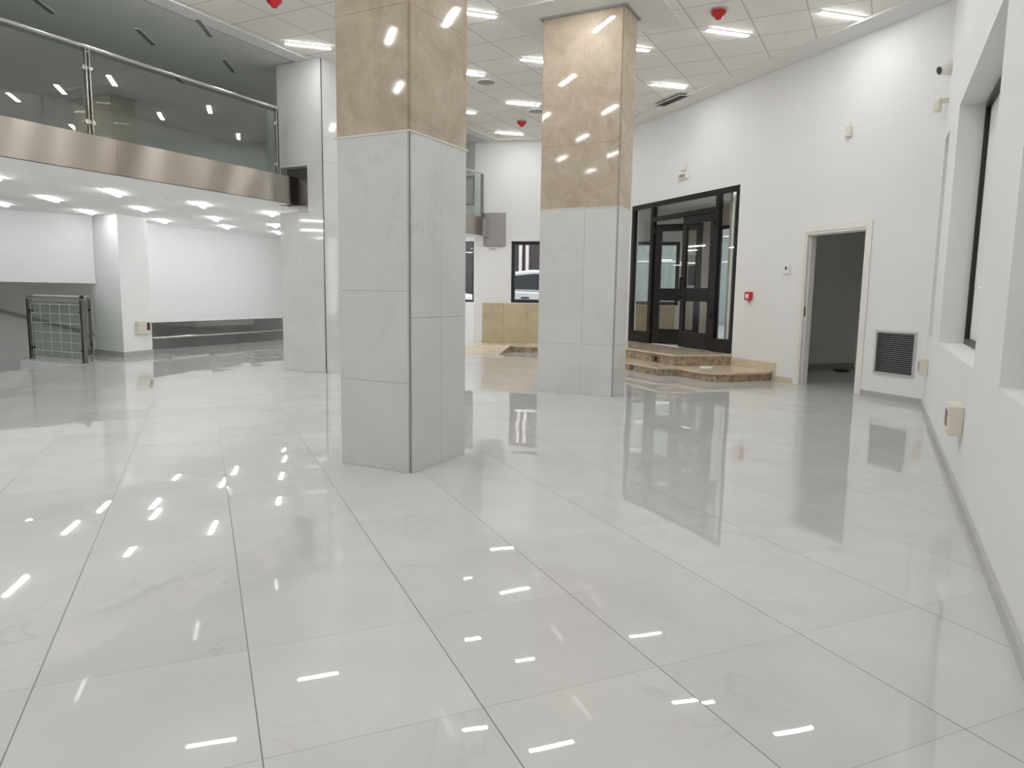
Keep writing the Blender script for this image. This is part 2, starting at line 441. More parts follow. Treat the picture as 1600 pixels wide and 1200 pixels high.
wall('wall_mezzanine_side', SX, 0.0, 5.4, 2.6, CEIL + 0.1, [WIN4], 0.22, 'mezz_shade', 'shade-greyed upper wall behind the mezzanine rail')
BK = Frame((RX.p(14.6, 0).x, RX.p(14.6, 0).y), (-0.995, -0.02), (0.0, -1.0))
wall('wall_back', BK, 0, 10.8, 0, CEIL + 0.1, [], 0.15, 'paint', 'white wall behind the camera')
LF = Frame((-12.6, -4.75), (0, 1), (-1, 0))
wall('wall_left', LF, 0, 13.6, -2.0, CEIL + 0.1, [], 0.15, 'paint_lower', 'white wall closing the hall under the mezzanine')

# unseen shell added around the hall to block daylight leaks except at the windows
def outer(name, pts, z0, z1, label):
    mb = MB()
    for p0, p1 in zip(pts[:-1], pts[1:]):
        a_, b_ = Vector((*p0, 0)), Vector((*p1, 0)); w_ = (b_ - a_).normalized(); n_ = Vector((w_.y, -w_.x, 0))
        mb.box(a_ - w_ * 0.12 + Vector((0, 0, z0)), w_ * ((b_ - a_).length + 0.24), n_ * 0.12, Vector((0, 0, z1 - z0)))
    obj(name, mb, 'paint', label=label, cat='wall', kind='structure')
outer('wall_light_shell', [(-1.9, -5.3), (-13.3, -5.3), (-13.3, 19.9), (-5.0, 19.9), (-5.0, 18.75)], -2.2, 4.7, 'unseen shell wall added around the hall to keep daylight out')
outer('wall_light_shell_low', [(-5.0, 19.4), (2.0, 16.9), (4.2, 16.8), (10.6, 12.0), (10.6, 1.5), (-1.9, -5.2)], -2.2, -0.2, 'unseen wall added below the hall floor to stop daylight leaks')
mb = MB(); mb.prism([(-13.4, -5.4), (-1.9, -5.4), (10.7, 1.5), (10.7, 12.0), (4.2, 17.0), (-5.0, 20.0), (-13.4, 20.0)], -2.35, -2.2)
obj('floor_light_shell', mb, 'stair_paint', label='unseen slab added below the hall to stop daylight leaks', cat='floor', kind='structure')
mb = MB(); mb.prism([(-13.4, -5.4), (-1.9, -5.4), (5.2, 8.0), (2.2, 15.7), (-1.0, 16.4), (-5.0, 19.0), (-5.0, 20.0), (-13.4, 20.0)], 4.65, 4.75)
obj('roof', mb, 'paint', label='unseen slab added above the hall ceiling to keep daylight out', cat='roof', kind='structure')  # unseen cover slab, added only to block daylight
# side room behind the doorway, vestibule behind the entrance
def strip_wall(name, p0, p1, z0, z1, th, mat, label):
    p0, p1 = Vector((*p0[:2], 0)), Vector((*p1[:2], 0)); w = (p1 - p0).normalized(); o = Vector((w.y, -w.x, 0))
    fr = Frame(p0[:2], w[:2], o[:2])
    return wall(name, fr, 0, (p1 - p0).length, z0, z1, [], th, mat, label)
a, b, c, d = WX.p(-1.72, 0, 0.16), WX.p(-1.72, 0, 2.95), WX.p(1.95, 0, 2.95), WX.p(1.95, 0, 0.16)
strip_wall('wall_side_room_left', b, a, 0, 2.75, 0.05, 'room_paint', 'dim grey wall seen through the open doorway')
strip_wall('wall_side_room_back', c, b, 0, 2.75, 0.10, 'room_paint', 'dark back wall of the small side room')
strip_wall('wall_side_room_right', d, c, 0, 2.75, 0.10, 'room_paint', 'hidden right wall of the small side room')
mb = MB(); mb.prism([(v.x, v.y) for v in (a, b, c, d)], 2.75, 2.85)
obj('ceiling_side_room', mb, 'room_paint', label='dark ceiling of the small side room', cat='ceiling', kind='structure')
mb = MB(); sr = Frame(b.xy, (a - b).xy, (0.37, -0.929))
sr.box(mb, 0.02, (a - b).length, 0.0, 0.075, -0.012 + 0.0, 0.0)
mb2 = MB()
L1 = Frame(a.xy, (b - a).xy, WX.w.xy)
L1.box(mb2, 0.0, 2.79, 0.0, 0.075, 0.0, 0.012)
obj('baseboard_side_room', mb2, 'base_tile', label='grey tile baseboard inside the dark side room', cat='baseboard', kind='structure')

VO = 1.56                                                                # depth of the vestibule
VD = (-3.93, -2.3)                                                       # outer door span along WX
vf = Frame(WX.p(0, 0, VO).xy, WX.w.xy, WX.o.xy)
wall('wall_vestibule', vf, -5.15, -1.78, 0, 3.05, [(VD[0], VD[1], 0.31, 2.6)], 0.12, 'vest_wall', 'beige stone wall inside the entrance vestibule')
strip_wall('wall_vestibule_right', WX.p(-1.775, 0, 1.56), WX.p(-1.775, 0, 0.16), 0, 3.05, 0.05, 'vest_wall', 'hidden right wall of the entrance vestibule')
mb = MB(); vp = [WX.p(-1.72, 0, 0.16), WX.p(-1.72, 0, VO + 0.1), WX.p(-5.15, 0, VO + 0.1), FX.p(-1.5, 0), WX.p(-5.6, 0, 0.16)]
mb.prism([(v.x, v.y) for v in vp], 3.0, 3.1)
obj('ceiling_vestibule', mb, 'grey_mezz_shade', label='grey ceiling of the entrance vestibule', cat='ceiling', kind='structure')

# ------------------------------------------------------------------ mezzanine
def MP(t, d=0.0): return MZ.p(t, 0, d)
back_line = [(-0.80, 16.06), (-1.0, 16.2), (-5.2, 18.75), (-5.6, 18.0), (-7.0, 14.9), (-8.2, 14.2), (-9.6, 12.9), (-12.55, 12.0), (-12.55, -4.6)]
edge = [MP(-17.0, 0.05), MP(5.9, 0.05)]
lf = Frame((-3.531, 10.924), (math.cos(math.radians(-27.5)), math.sin(math.radians(-27.5))), (-math.sin(math.radians(-27.5)), math.cos(math.radians(-27.5))))
round_column = [tuple(lf.p(a_, 0, b_).xy) for a_, b_ in ((0.33, -0.006), (-0.006, -0.006), (-0.006, 0.706), (0.33, 0.706))]
mz_poly = [(edge[0].x, edge[0].y)] + round_column + [(edge[1].x, edge[1].y)] + back_line
mb = MB(); mb.prism(mz_poly, 2.49, 2.80)
obj('ceiling_under_mezzanine', mb, 'soffit', label='smooth white ceiling under the mezzanine with recessed lamps', cat='ceiling', kind='structure')
mb = MB(); mb.prism(mz_poly, 2.805, 2.84)
obj('floor_mezzanine', mb, 'mezz_shade', label='grey floor of the unlit mezzanine', cat='floor', kind='structure')
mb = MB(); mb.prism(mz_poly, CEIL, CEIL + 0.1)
obj('ceiling_mezzanine', mb, 'grey_mezz_shade', label='shade-greyed ceiling above the mezzanine railing', cat='ceiling', kind='structure')
# back walls under and over the mezzanine
PAN = Frame((-7.19, 14.18), (1.464, 3.447), (-0.92, 0.391))
wall('wall_panel', PAN, -0.12, 4.05, 0.545, 2.495, [], 0.12, 'paint_lower', 'white wall hanging over a low opening beyond the left pillar')
UW = Frame((-7.55, 12.95), (-0.750, -0.661), (-0.661, 0.750))
wall('wall_over_stairs', UW, 0.0, 6.4, 1.295, 2.495, [], 0.12, 'paint_lower', 'white wall hanging over the stairwell opening')
UB = Frame((-5.6, 18.4), (-0.41, -0.912), (-0.912, 0.41))
wall('wall_mezzanine_back', UB, -0.5, 6.2, 2.84, CEIL + 0.1, [], 0.12, 'mezz_shade', 'shade-greyed wall at the back of the mezzanine')
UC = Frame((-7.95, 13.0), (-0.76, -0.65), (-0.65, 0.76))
wall('wall_mezzanine_left', UC, 0.0, 6.2, 2.84, CEIL + 0.1, [], 0.12, 'mezz_shade', 'shade-greyed wall at the far left of the mezzanine')

# stairwell and the sunken space behind the low opening
strip_wall('wall_stairwell_back', (-7.4, 14.35), (-10.6, 12.65), -1.9, 2.48, 0.1, 'stair_paint', 'grey back wall of the stairwell under the hanging wall')
strip_wall('wall_stairwell_left', (-10.6, 12.65), (-11.6, 8.2), -1.9, 2.48, 0.1, 'stair_paint', 'grey left wall of the stairwell')
mb = MB(); mb.prism([(-6.7, 11.2), (-8.5, 8.0), (-12.6, 8.0), (-12.6, 14.4), (-7.0, 14.4)], -2.0, -1.9)
obj('floor_stairwell', mb, 'stair_paint', label='grey bottom of the stairwell', cat='floor', kind='structure')
mb = MB(); PAN.box(mb, -0.3, 4.6, -1.1, -1.0, 0.0, 2.6)
obj('floor_sunken', mb, 'stair_paint', label='lower floor behind the low opening', cat='floor', kind='structure')
mb = MB(); PAN.box(mb, -0.6, 4.9, -1.1, 2.4, 2.3, 2.42); PAN.box(mb, 4.6, 4.72, -1.1, 2.4, 0.13, 2.3)
obj('wall_sunken', mb, 'stair_paint', label='grey wall seen through the low opening', cat='wall', kind='structure')

# ------------------------------------------------------------------ ceiling
cp = [RX.p(14.6, 0), RX.p(0, 0), X0, FX.p(1.3, 0), MP(5.9), MP(-17.0)]
hall = [(p.x, p.y) for p in cp]
mb = MB(); mb.prism(hall, CEIL, CEIL + 0.08)
obj('ceiling', mb, 'ceiling', label='suspended ceiling of square tiles over the hall', cat='ceiling', kind='structure')
mb = MB(); WX.box(mb, WF_S + 0.02, 2.1, CEIL - 0.025, CEIL, -0.38, 0.0)
obj('trim_1', mb, 'plaster', label='plain plaster border where ceiling tiles meet the entrance wall', cat='trim', kind='structure')
mb = MB(); MZ.box(mb, -17.0, 5.85, CEIL - 0.012, CEIL, -0.26, 0.0)
obj('trim_2', mb, 'plaster', label='plain plaster border of the ceiling along the mezzanine', cat='trim', kind='structure')
mb = MB(); FX.box(mb, FXR + 0.5, 1.2, CEIL - 0.02, CEIL, -0.3, 0.0)
obj('trim_3', mb, 'plaster', label='plain plaster border of the ceiling along the far wall', cat='trim', kind='structure')
mb = MB(); RX.box(mb, 0.3, 14.5, CEIL - 0.025, CEIL, -0.3, 0.0)
obj('trim_4', mb, 'plaster', label='plain plaster border of the ceiling along the right wall', cat='trim', kind='structure')

# ------------------------------------------------------------------ marble columns
CA = math.radians(-27.5)
CW, CO = (math.cos(CA), math.sin(CA)), (-math.sin(CA), math.cos(CA))
def column(name, A, wid, dep, label, white_l, white_r, cream_l, split, seam_s):
    """clad column; A is the left front corner. white_l / white_r: slab rows (z) of the two seen faces, split: z where cream stone starts"""
    fr = Frame(A, CW, CO)
    root = empty(name, (*fr.p(wid / 2, 0, dep / 2).xy, 0), label, 'column', 'stone clad columns', 'thing')
    mb = MB(); fr.box(mb, 0.02, wid - 0.02, 0, CEIL - 0.021, 0.02, dep - 0.02)
    obj('core', mb, 'dark_gap', root)
    g = 0.0011
    def slabs(z_rows, cuts_front, cuts_side, mat, nm):
        mb = MB()
        for z0, z1 in zip(z_rows[0][:-1], z_rows[0][1:]):
            for s0, s1 in zip(cuts_front[:-1], cuts_front[1:]):
                fr.box(mb, s0 + g, s1 - g, z0 + g, z1 - g, 0.0, 0.02)
                fr.box(mb, s0 + g, s1 - g, z0 + g, z1 - g, dep - 0.02, dep)
        for z0, z1 in zip(z_rows[1][:-1], z_rows[1][1:]):
            for d0, d1 in zip(cuts_side[:-1], cuts_side[1:]):
                fr.box(mb, wid - 0.02, wid, z0 + g, z1 - g, d0 + g, d1 - g)
                fr.box(mb, 0.0, 0.02, z0 + g, z1 - g, d0 + g, d1 - g)
        obj(nm, mb, mat, root)
    slabs((white_l, white_r), seam_s[0], seam_s[1], 'marble', 'white_cladding')
    if split < CEIL:
        slabs((cream_l, cream_l), [0.02, wid - 0.02], [0.02, dep - 0.02], 'cream', 'cream_cladding')
        mb = MB()
        for s0, s1, d0, d1 in ((-0.004, wid + 0.004, -0.004, 0.0), (wid, wid + 0.004, -0.004, dep + 0.004), (-0.004, 0.0, -0.004, dep + 0.004), (-0.004, wid + 0.004, dep, dep + 0.004)):
            fr.box(mb, s0, s1, split - 0.008, split + 0.004, d0, d1)
        obj('seam_trim', mb, 'top_trim', root)
    for s, d in ((wid - 0.0065, -0.0015),):
        mb = MB(); fr.box(mb, s + 0.002, s + 0.0055, 0.0, split - 0.008, d + 0.0005, d + 0.005)
        obj('corner_strip', mb, 'edge_trim', root)
    return root, fr
cc_w, cc_d = 0.62, 0.715
ccA = Vector((-0.677, 4.705)) - Vector(CW) * cc_w
column('marble_column', ccA, cc_w, cc_d, 'nearest square column clad in white marble below beige marble', [0, 0.611, 1.226, 2.25], [0, 1.05, 2.25], [2.25, 3.025, 3.75, CEIL - 0.002], 2.25,
       ([0.02, cc_w - 0.02], [0.02, 0.37, cc_d - 0.02]))
rc_w, rc_d = 1.02, 0.47
rcA = (0.31, 8.95)
column('marble_column', rcA, rc_w, rc_d, 'wide marble column standing in front of the glazed entrance', [0, 0.62, 2.25], [0, 0.62, 2.25], [2.25, 2.99, 3.747, CEIL - 0.021], 2.25,
       ([0.02, 0.60, rc_w - 0.02], [0.02, rc_d - 0.02]))
fr = Frame(rcA, CW, CO)
mb = MB(); fr.box(mb, -0.42, rc_w + 0.42, CEIL - 0.02, CEIL, -0.42, rc_d + 0.42)
obj('trim_5', mb, 'plaster', label='square plaster patch of ceiling around the wide column', cat='trim', kind='structure')
mb = MB(); fr.ring = None
for s0, s1, d0, d1 in ((-0.03, rc_w + 0.03, -0.03, 0.0), (-0.03, rc_w + 0.03, rc_d, rc_d + 0.03), (-0.03, 0.0, 0.0, rc_d), (rc_w, rc_w + 0.03, 0.0, rc_d)):
    Frame.box(fr, mb, s0, s1, CEIL - 0.04, CEIL - 0.02, d0, d1)
obj('trim_6', mb, 'grey_plastic', label='thin grey collar where the wide column meets the ceiling', cat='trim', kind='structure')

# column that carries the end of the mezzanine: white marble to the ceiling, with a steel lined notch
lc_w, lc_d = 0.86, 0.70
lf = Frame((-3.531, 10.924), CW, CO)
root = empty('marble_column', (*lf.p(lc_w / 2, 0, lc_d / 2).xy, 0), 'white marble column that the mezzanine edge runs into', 'column', 'stone clad columns', 'thing')
NZ0, NZ1, NS, ND = 2.365, 3.03, 0.56, 0.17
g = 0.0012
mb = MB()
for z0, z1 in ((0, 1.264), (1.264, NZ0)): lf.box(mb, 0, lc_w - 0.01, z0 + g, z1 - g, 0, lc_d)
lf.box(mb, NS, lc_w - 0.01, NZ0, NZ1 + 0.05, 0, lc_d); lf.box(mb, 0, NS, NZ0, NZ1, ND, lc_d)
lf.box(mb, 0, NS, NZ1, NZ1 + 0.05, 0, lc_d); lf.box(mb, 0, lc_w - 0.01, NZ1 + 0.05 + 2 * g, CEIL - 0.002, 0, lc_d)
obj('white_cladding', mb, 'marble', root)
mb = MB(); lf.box(mb, lc_w - 0.012, lc_w - 0.001, 0, CEIL - 0.014, -0.003, 0.010)
obj('corner_strip', mb, 'edge_trim', root)
mb = MB(); lf.box(mb, 0.0, NS - 0.004, NZ0 + 0.004, NZ1 - 0.002, ND - 0.006, ND - 0.001)
lf.box(mb, NS - 0.005, NS - 0.001, NZ0 + 0.004, NZ1 - 0.002, 0.0, ND - 0.006)
lf.box(mb, 0.0, NS - 0.006, NZ0 + 0.001, NZ0 + 0.004, -0.004, ND - 0.006)
obj('notch_lining', mb, 'steel_plate', root)

# ------------------------------------------------------------------ mezzanine fascia and glass railing
FZ0, FZ1, RZ = 2.49, 2.862, 3.785
mb = MB()
js = [-17.0, -13.2, -9.6, -6.1, -2.84, 0.0]
for t0, t1 in zip(js[:-1], js[1:]): MZ.box(mb, t0 + 0.001, t1 - 0.001, FZ0 - 0.012, FZ1, 0.0, 0.045)
o = obj('trim_7', mb, 'steel', label='brushed steel band along the mezzanine edge left of the marble columns', cat='trim', kind='structure')
mb = MB(); MZ.box(mb, 0.006, 0.26, FZ0, FZ1 - 0.004, 0.012, 0.06)
obj('end_block', mb, 'steel', o)
mb = MB(); MZ.box(mb, 0.75, 5.62, FZ0 - 0.012, FZ1, 0.0, 0.045)
o = obj('trim_8', mb, 'steel', label='brushed steel mezzanine band reaching the far wall plate', cat='trim', kind='structure')
mb = MB(); MZ.box(mb, 5.62, 5.90, FZ0 - 0.03, FZ1 - 0.02, -0.02, 0.035)
obj('end_block', mb, 'grey_plastic', o, label='dark end block beside the wall plate')
mb = MB(); FX.box(mb, 0.757, 1.257, 2.255, 2.98, -0.05, 0.0)
tag(obj('steel_plate', mb, 'steel_plate', bevel=0.004), 'square steel plate on the far wall at the mezzanine end', 'plate')

def railing(name, posts, label, extra=(0, 0)):
    root = empty(name, (*MP(posts[0], 0.06).xy, FZ1), label, 'railing', 'mezzanine railings')
    a, b = MP(posts[0] - extra[0], 0.06), MP(posts[-1] + extra[1], 0.06)
    mb = MB(); mb.tube((a.x, a.y, RZ), (b.x, b.y, RZ), 0.023, 20)
    obj('handrail', mb, 'chrome', root, smooth=True)
    for t in posts:
        mb = MB()
        for dt in (-0.026, 0.014): MZ.box(mb, t + dt, t + dt + 0.012, FZ1 - 0.05, RZ - 0.015, 0.036, 0.084)
        mb.tube(MZ.p(t - 0.02, RZ - 0.05, 0.06), MZ.p(t + 0.02, RZ - 0.05, 0.06), 0.012, 10)
        p = obj('post', mb, 'chrome', root)
        for zc in (FZ1 + 0.14, RZ - 0.22):
            for sgn in (-1, 1):
                if (sgn < 0 and t == posts[0] and not extra[0]) or (sgn > 0 and t == posts[-1]): continue
                mb = MB(); mb.tube(MZ.p(t + sgn * 0.035, zc, 0.045), MZ.p(t + sgn * 0.035, zc, 0.085), 0.026, 16)
                MZ.box(mb, min(t, t + sgn * 0.035), max(t, t + sgn * 0.035), zc - 0.012, zc + 0.012, 0.05, 0.08)
                obj('clamp', mb, 'chrome', p)
    for t0, t1 in zip(posts[:-1], posts[1:]):
        mb = MB(); MZ.box(mb, t0 + 0.03, t1 - 0.03, FZ1 + 0.012, RZ - 0.062, 0.060, 0.070)
        obj('glass_panel', mb, 'rail_glass', root)
    return root
railing('glass_railing', [-14.11, -11.36, -8.61, -5.86, -3.10, -0.345], 'long glass railing with steel posts along the mezzanine left of the columns', (0.2, 0.06))
railing('glass_railing', [1.2, 3.4, 5.69], 'short end of glass railing on the mezzanine by the far wall', (0.1, 0.03))

# ------------------------------------------------------------------ white pillar under the mezzanine
pL, pF, pR = (-7.694, 13.060), (-6.864, 12.505), (-6.689, 13.160)
pB = (-7.45, 13.65)
mb = MB(); mb.prism([pL, pF, pR, pB], 0.0, 2.488)
root = obj('pillar', mb, 'paint_lower', label='white painted pillar under the mezzanine beside the stair railing', cat='pillar', kind='thing')
mb = MB()
for p0, p1 in ((pL, pF), (pF, pR)):
    v0, v1 = Vector((*p0, 0)), Vector((*p1, 0)); w = (v1 - v0).normalized(); o_ = Vector((w.y, -w.x, 0))
    f2 = Frame(p0, w.xy, o_.xy); f2.box(mb, -0.012, (v1 - v0).length + 0.012, 0.0, 0.095, 0.0, 0.012)
obj('skirting', mb, 'base_tile', root, label='grey tile skirting')

# ------------------------------------------------------------------ stair balustrade
P1, P2, P3 = Vector((-8.196, 12.07, 0)), Vector((-6.901, 11.421, 0)), Vector((-7.691, 12.93, 0))
root = empty('stair_railing', P2, 'glass balustrade with steel posts at the head of the stairwell', 'railing')
f12 = Frame(P1.xy, (P2 - P1).xy, Vector((-(P2 - P1).y, (P2 - P1).x)).normalized()); l12 = (P2 - P1).length
f23 = Frame(P2.xy, (P3 - P2).xy, Vector((-(P3 - P2).y, (P3 - P2).x)).normalized()); l23 = (P3 - P2).length
for f_, t, in ((f12, 0.0), (f12, l12), (f23, l23)):
    mb = MB(); f_.box(mb, t - 0.032, t - 0.020, 0.0, 1.02, -0.03, 0.03); f_.box(mb, t + 0.020, t + 0.032, 0.0, 1.02, -0.03, 0.03)
    f_.box(mb, t - 0.02, t + 0.02, 0.08, 0.12, -0.008, 0.008); f_.box(mb, t - 0.02, t + 0.02, 0.93, 0.97, -0.008, 0.008)
    p = obj('post', mb, 'edge_trim', root)
    mb = MB(); mb.lathe(f_.p(t, 0, 0), [(0.07, 0.0), (0.07, 0.008), (0.04, 0.014)], 20)
    obj('base_flange', mb, 'chrome', p)
mb = MB(); e0 = f12.p(-0.05, 1.065); e1 = f12.p(l12 + 0.03, 1.065); e2 = f23.p(l23 + 0.03, 1.065)
mb.tube(e0, e1, 0.024, 18); mb.tube(f12.p(l12, 1.065), e2, 0.024, 18)
obj('handrail', mb, 'chrome', root, smooth=True)
mb = MB(); mb.lathe(f23.p(0, 1.065) + (P2 - P3).normalized() * 0.02, [(0.03, 0.0), (0.03, 0.015), (0.01, 0.02)], 16, 0, (P2 - P3).normalized())
obj('end_cap', mb, 'black', root, smooth=True, label='black end cap')
for f_, l_ in ((f12, l12), (f23, l23)):
    mb = MB(); f_.box(mb, 0.05, l_ - 0.05, 0.06, 0.98, -0.006, 0.006)
    gp = obj('glass_panel', mb, 'stair_glass', root)
    mb = MB()
    if f_ is f12:
        for k in range(6): f_.box(mb, 0.06 + k * (l_ - 0.13) / 5, 0.06 + k * (l_ - 0.13) / 5 + 0.010, 0.08, 0.96, -0.009, -0.0065)
        for k in range(6): f_.box(mb, 0.06, l_ - 0.06, 0.16 + k * 0.155, 0.170 + k * 0.155, -0.009, -0.0065)
        obj('etched_grid', mb, 'etch', gp, label='pale square grid on the glass')
    for s_, z_ in ((0.045, 0.2), (0.045, 0.82), (l_ - 0.045, 0.2), (l_ - 0.045, 0.82)):
        mb = MB(); mb.tube(f_.p(s_, z_, -0.022), f_.p(s_, z_, 0.022), 0.024, 14)
        obj('clamp', mb, 'black', root)
# stair string on the stairwell wall
sb = Frame((-7.4, 14.35), (-3.2, -1.7), (-1.7, 3.2))
mb = MB(); mb.extrude([sb.p(0.2, 0.05, -0.03), sb.p(3.4, 1.05, -0.03), sb.p(3.4, 1.12, -0.03), sb.p(0.2, 0.12, -0.03)], sb.o * 0.03)
tag(obj('stair_handrail', mb, 'grey_plastic'), 'sloping grey rail on the stairwell wall behind the balustrade', 'handrail')
# tube rail and boxed beam behind the low opening
mb = MB(); mb.tube(PAN.p(-0.2, 0.225, 0.10), PAN.p(4.0, 0.225, 0.10), 0.03, 16)
root = obj('tube_rail', mb, 'chrome', smooth=True, label='steel tube rail running through the low opening behind the floor edge', cat='handrail')
mb = MB(); PAN.box(mb, 1.9, 3.75, 0.36, 1.2, 0.9, 2.25)
tag(obj('boxed_beam', mb, 'paint'), 'pale boxed beam seen through the low opening', 'beam')

# ------------------------------------------------------------------ lamps
LW = 0.58
def make_lamp(name, emis, z, recess=False):
    root = empty(name, (0, 0, z))
    mb = MB(); mb.cbox((0, 0, -0.007), LW + 0.04, 0.070, 0.014)
    obj('housing', mb, 'plaster', root, True, bevel=0.004)
    mb = MB(); mb.cbox((0, 0, -0.0175), LW, 0.058, 0.008)
    obj('diffuser', mb, emis, root, True, bevel=0.003)
    return root
def lat(k, m):
    t, n = -0.74 + 1.285 * m, 7.58 + 1.917 * k
    return Vector((TT[0] * t + NN[0] * n, TT[1] * t + NN[1] * n))
def inside(p, poly):
    r = False
    for (x0, y0), (x1, y1) in zip(poly, poly[1:] + poly[:1]):
        if (y0 > p[1]) != (y1 > p[1]) and p[0] < (x1 - x0) * (p[1] - y0) / (y1 - y0) + x0: r = not r
    return r
def edge_dist(p, poly):
    best = 9
    for a_, b_ in zip(poly, poly[1:] + poly[:1]):
        a_, b_ = Vector(a_), Vector(b_); t = max(0, min(1, (p - a_).dot(b_ - a_) / (b_ - a_).length_squared))
        best = min(best, (a_ + (b_ - a_) * t - p).length)
    return best
SEEN = {(0, -5): 'lit strip lamp on the ceiling above the mezzanine-end marble column',
        (0, -3): 'lit strip lamp nearest the camera in the gap between the two front columns',
        (1, -3): 'lit strip lamp cut off by the left edge of the wide column',
        (1, -4): 'lit strip lamp half hidden by the nearest column, just above the round ceiling speaker',
        (2, -5): 'lit strip lamp whose short end shows beside the nearest column, below the round ceiling speaker',
        (2, -4): 'lit strip lamp between the columns, just above the red detector near the far wall',
        (3, -5): 'lit strip lamp closest to the far wall, below the red detector',
        (1, -2): 'lit strip lamp whose end peeks out right of the wide column',
        (2, -2): 'lit strip lamp beside the long ceiling air vent',
        (1, -1): 'lit strip lamp under the red detector right of the wide column',
        (1, 0): 'lit strip lamp nearest the wall corner above the doorway'}
first = None
for k in range(-6, 5):
    for m_ in range(-14, 5):
        p = lat(k, m_)
        if not inside(p, hall): continue
        if edge_dist(p, hall) < (0.42 if (k, m_) not in SEEN else 0.05): continue
        q = Vector((p.x - rcA[0], p.y - rcA[1])); s_, d_ = q.dot(Vector(CW)), q.dot(Vector(CO))
        if -0.2 < s_ < rc_w + 0.2 and -0.2 < d_ < rc_d + 0.2: continue
        q = Vector((p.x - ccA[0], p.y - ccA[1])); s_, d_ = q.dot(Vector(CW)), q.dot(Vector(CO))
        if -0.3 < s_ < cc_w + 0.3 and -0.3 < d_ < cc_d + 0.3: continue
        if first is None: first = r = make_lamp('ceiling_strip_lamp', 'lamp_on', CEIL)
        else: r = copy_tree(first)
        r.location = (p.x, p.y, CEIL); r.rotation_euler = (0, 0, math.radians(17.3))
        if (k, m_) in SEEN: tag(r, SEEN[(k, m_)], 'lamp', 'lit strip lamps of the hall ceiling')
        else: tag(r, 'lit strip lamp of the hall ceiling above or behind the view', 'lamp', 'strip lamps out of view')

LOW = [((-6.68, 10.43), 'second recessed lamp from the left picture edge under the mezzanine, over the balustrade'),
       ((-5.35, 9.68), 'recessed lamp nearest the steel band under the mezzanine'),
       ((-7.17, 12.15), 'recessed lamp just in front of the white wall over the stairs'),
       ((-5.97, 11.60), 'recessed lamp just in front of the top of the white pillar'),
       ((-6.60, 13.56), 'recessed lamp right behind the top right corner of the white pillar'),
       ((-4.72, 10.91), 'recessed lamp halfway along the steel band, in front of the hanging white wall'),
       ((-5.39, 13.00), 'recessed lamp in the middle before the hanging white wall, larger of two close together'),
       ((-5.84, 14.62), 'smallest recessed lamp close to the middle of the hanging white wall'),
       ((-4.04, 12.02), 'largest recessed lamp next to the mezzanine-end marble column'),
       ((-4.71, 14.22), 'middle one of three recessed lamps lined up at the marble column'),
       ((-5.18, 15.85), 'farthest of three recessed lamps lined up at the marble column'),
       ((-7.90, 11.10), 'recessed lamp cut off by the left picture edge'),
       ((-6.05, 8.35), None), ((-7.35, 9.0), None), ((-8.7, 9.6), None), ((-8.0, 7.2), None), ((-6.7, 6.3), None), ((-9.4, 5.8), None),
       ((-8.0, 4.2), None), ((-9.9, 3.0), None), (PAN.p(1.2, 0, 1.3).xy[:], None), (PAN.p(2.9, 0, 0.5).xy[:], None), ((-3.4, 13.4), None), ((-4.0, 15.4), None), ((-2.75, 14.9), None), ((-3.3, 16.7), None), ((-1.9, 15.6), None), ((-9.3, 8.0), None)]  # the two PAN entries are unseen lamps added to brighten the sunken space
first = None
for (x, y), lab in LOW:
    if first is None:
        first = r = empty('recessed_ceiling_lamp', (0, 0, 2.49))
        mb = MB(); mb.box((-0.355, -0.048, -0.006), (0.71, 0, 0), (0, 0.096, 0), (0, 0, 0.006)); obj('housing', mb, 'plaster', r, True)
        mb = MB(); mb.cbox((0, 0, -0.018), 0.62, 0.062, 0.023); obj('diffuser', mb, 'lamp_low', r, True, bevel=0.008)
    else: r = copy_tree(first)
    r.location = (x, y, 2.49); r.rotation_euler = (0, 0, math.radians(104))
    tag(r, lab or 'unseen recessed lamp under the mezzanine or added behind the low opening', 'lamp', 'recessed lamps under the mezzanine' if lab else 'recessed lamps out of view')
OFF = [((-5.55, 8.74), 'unlit lamp on the dim mezzanine ceiling at the top picture edge'),
       ((-4.87, 9.80), 'unlit lamp on the dim mezzanine ceiling above the tall railing post side'),
       ((-3.95, 9.45), 'unlit lamp on the dim mezzanine ceiling closest to the plaster border'),
       ((-4.24, 10.96), 'unlit lamp on the dim mezzanine ceiling nearest the marble column'),
       ((-5.30, 11.60), 'unlit lamp on the mezzanine ceiling just above the middle of the handrail')]
first = None
for (x, y), lab in OFF:
    if first is None: first = r = make_lamp('unlit_ceiling_lamp', 'lamp_off', CEIL)
    else: r = copy_tree(first)
    r.location = (x, y, CEIL); r.rotation_euler = (0, 0, math.radians(98))
    tag(r, lab, 'lamp', 'unlit mezzanine lamps')
for ch in first.children:
    pass

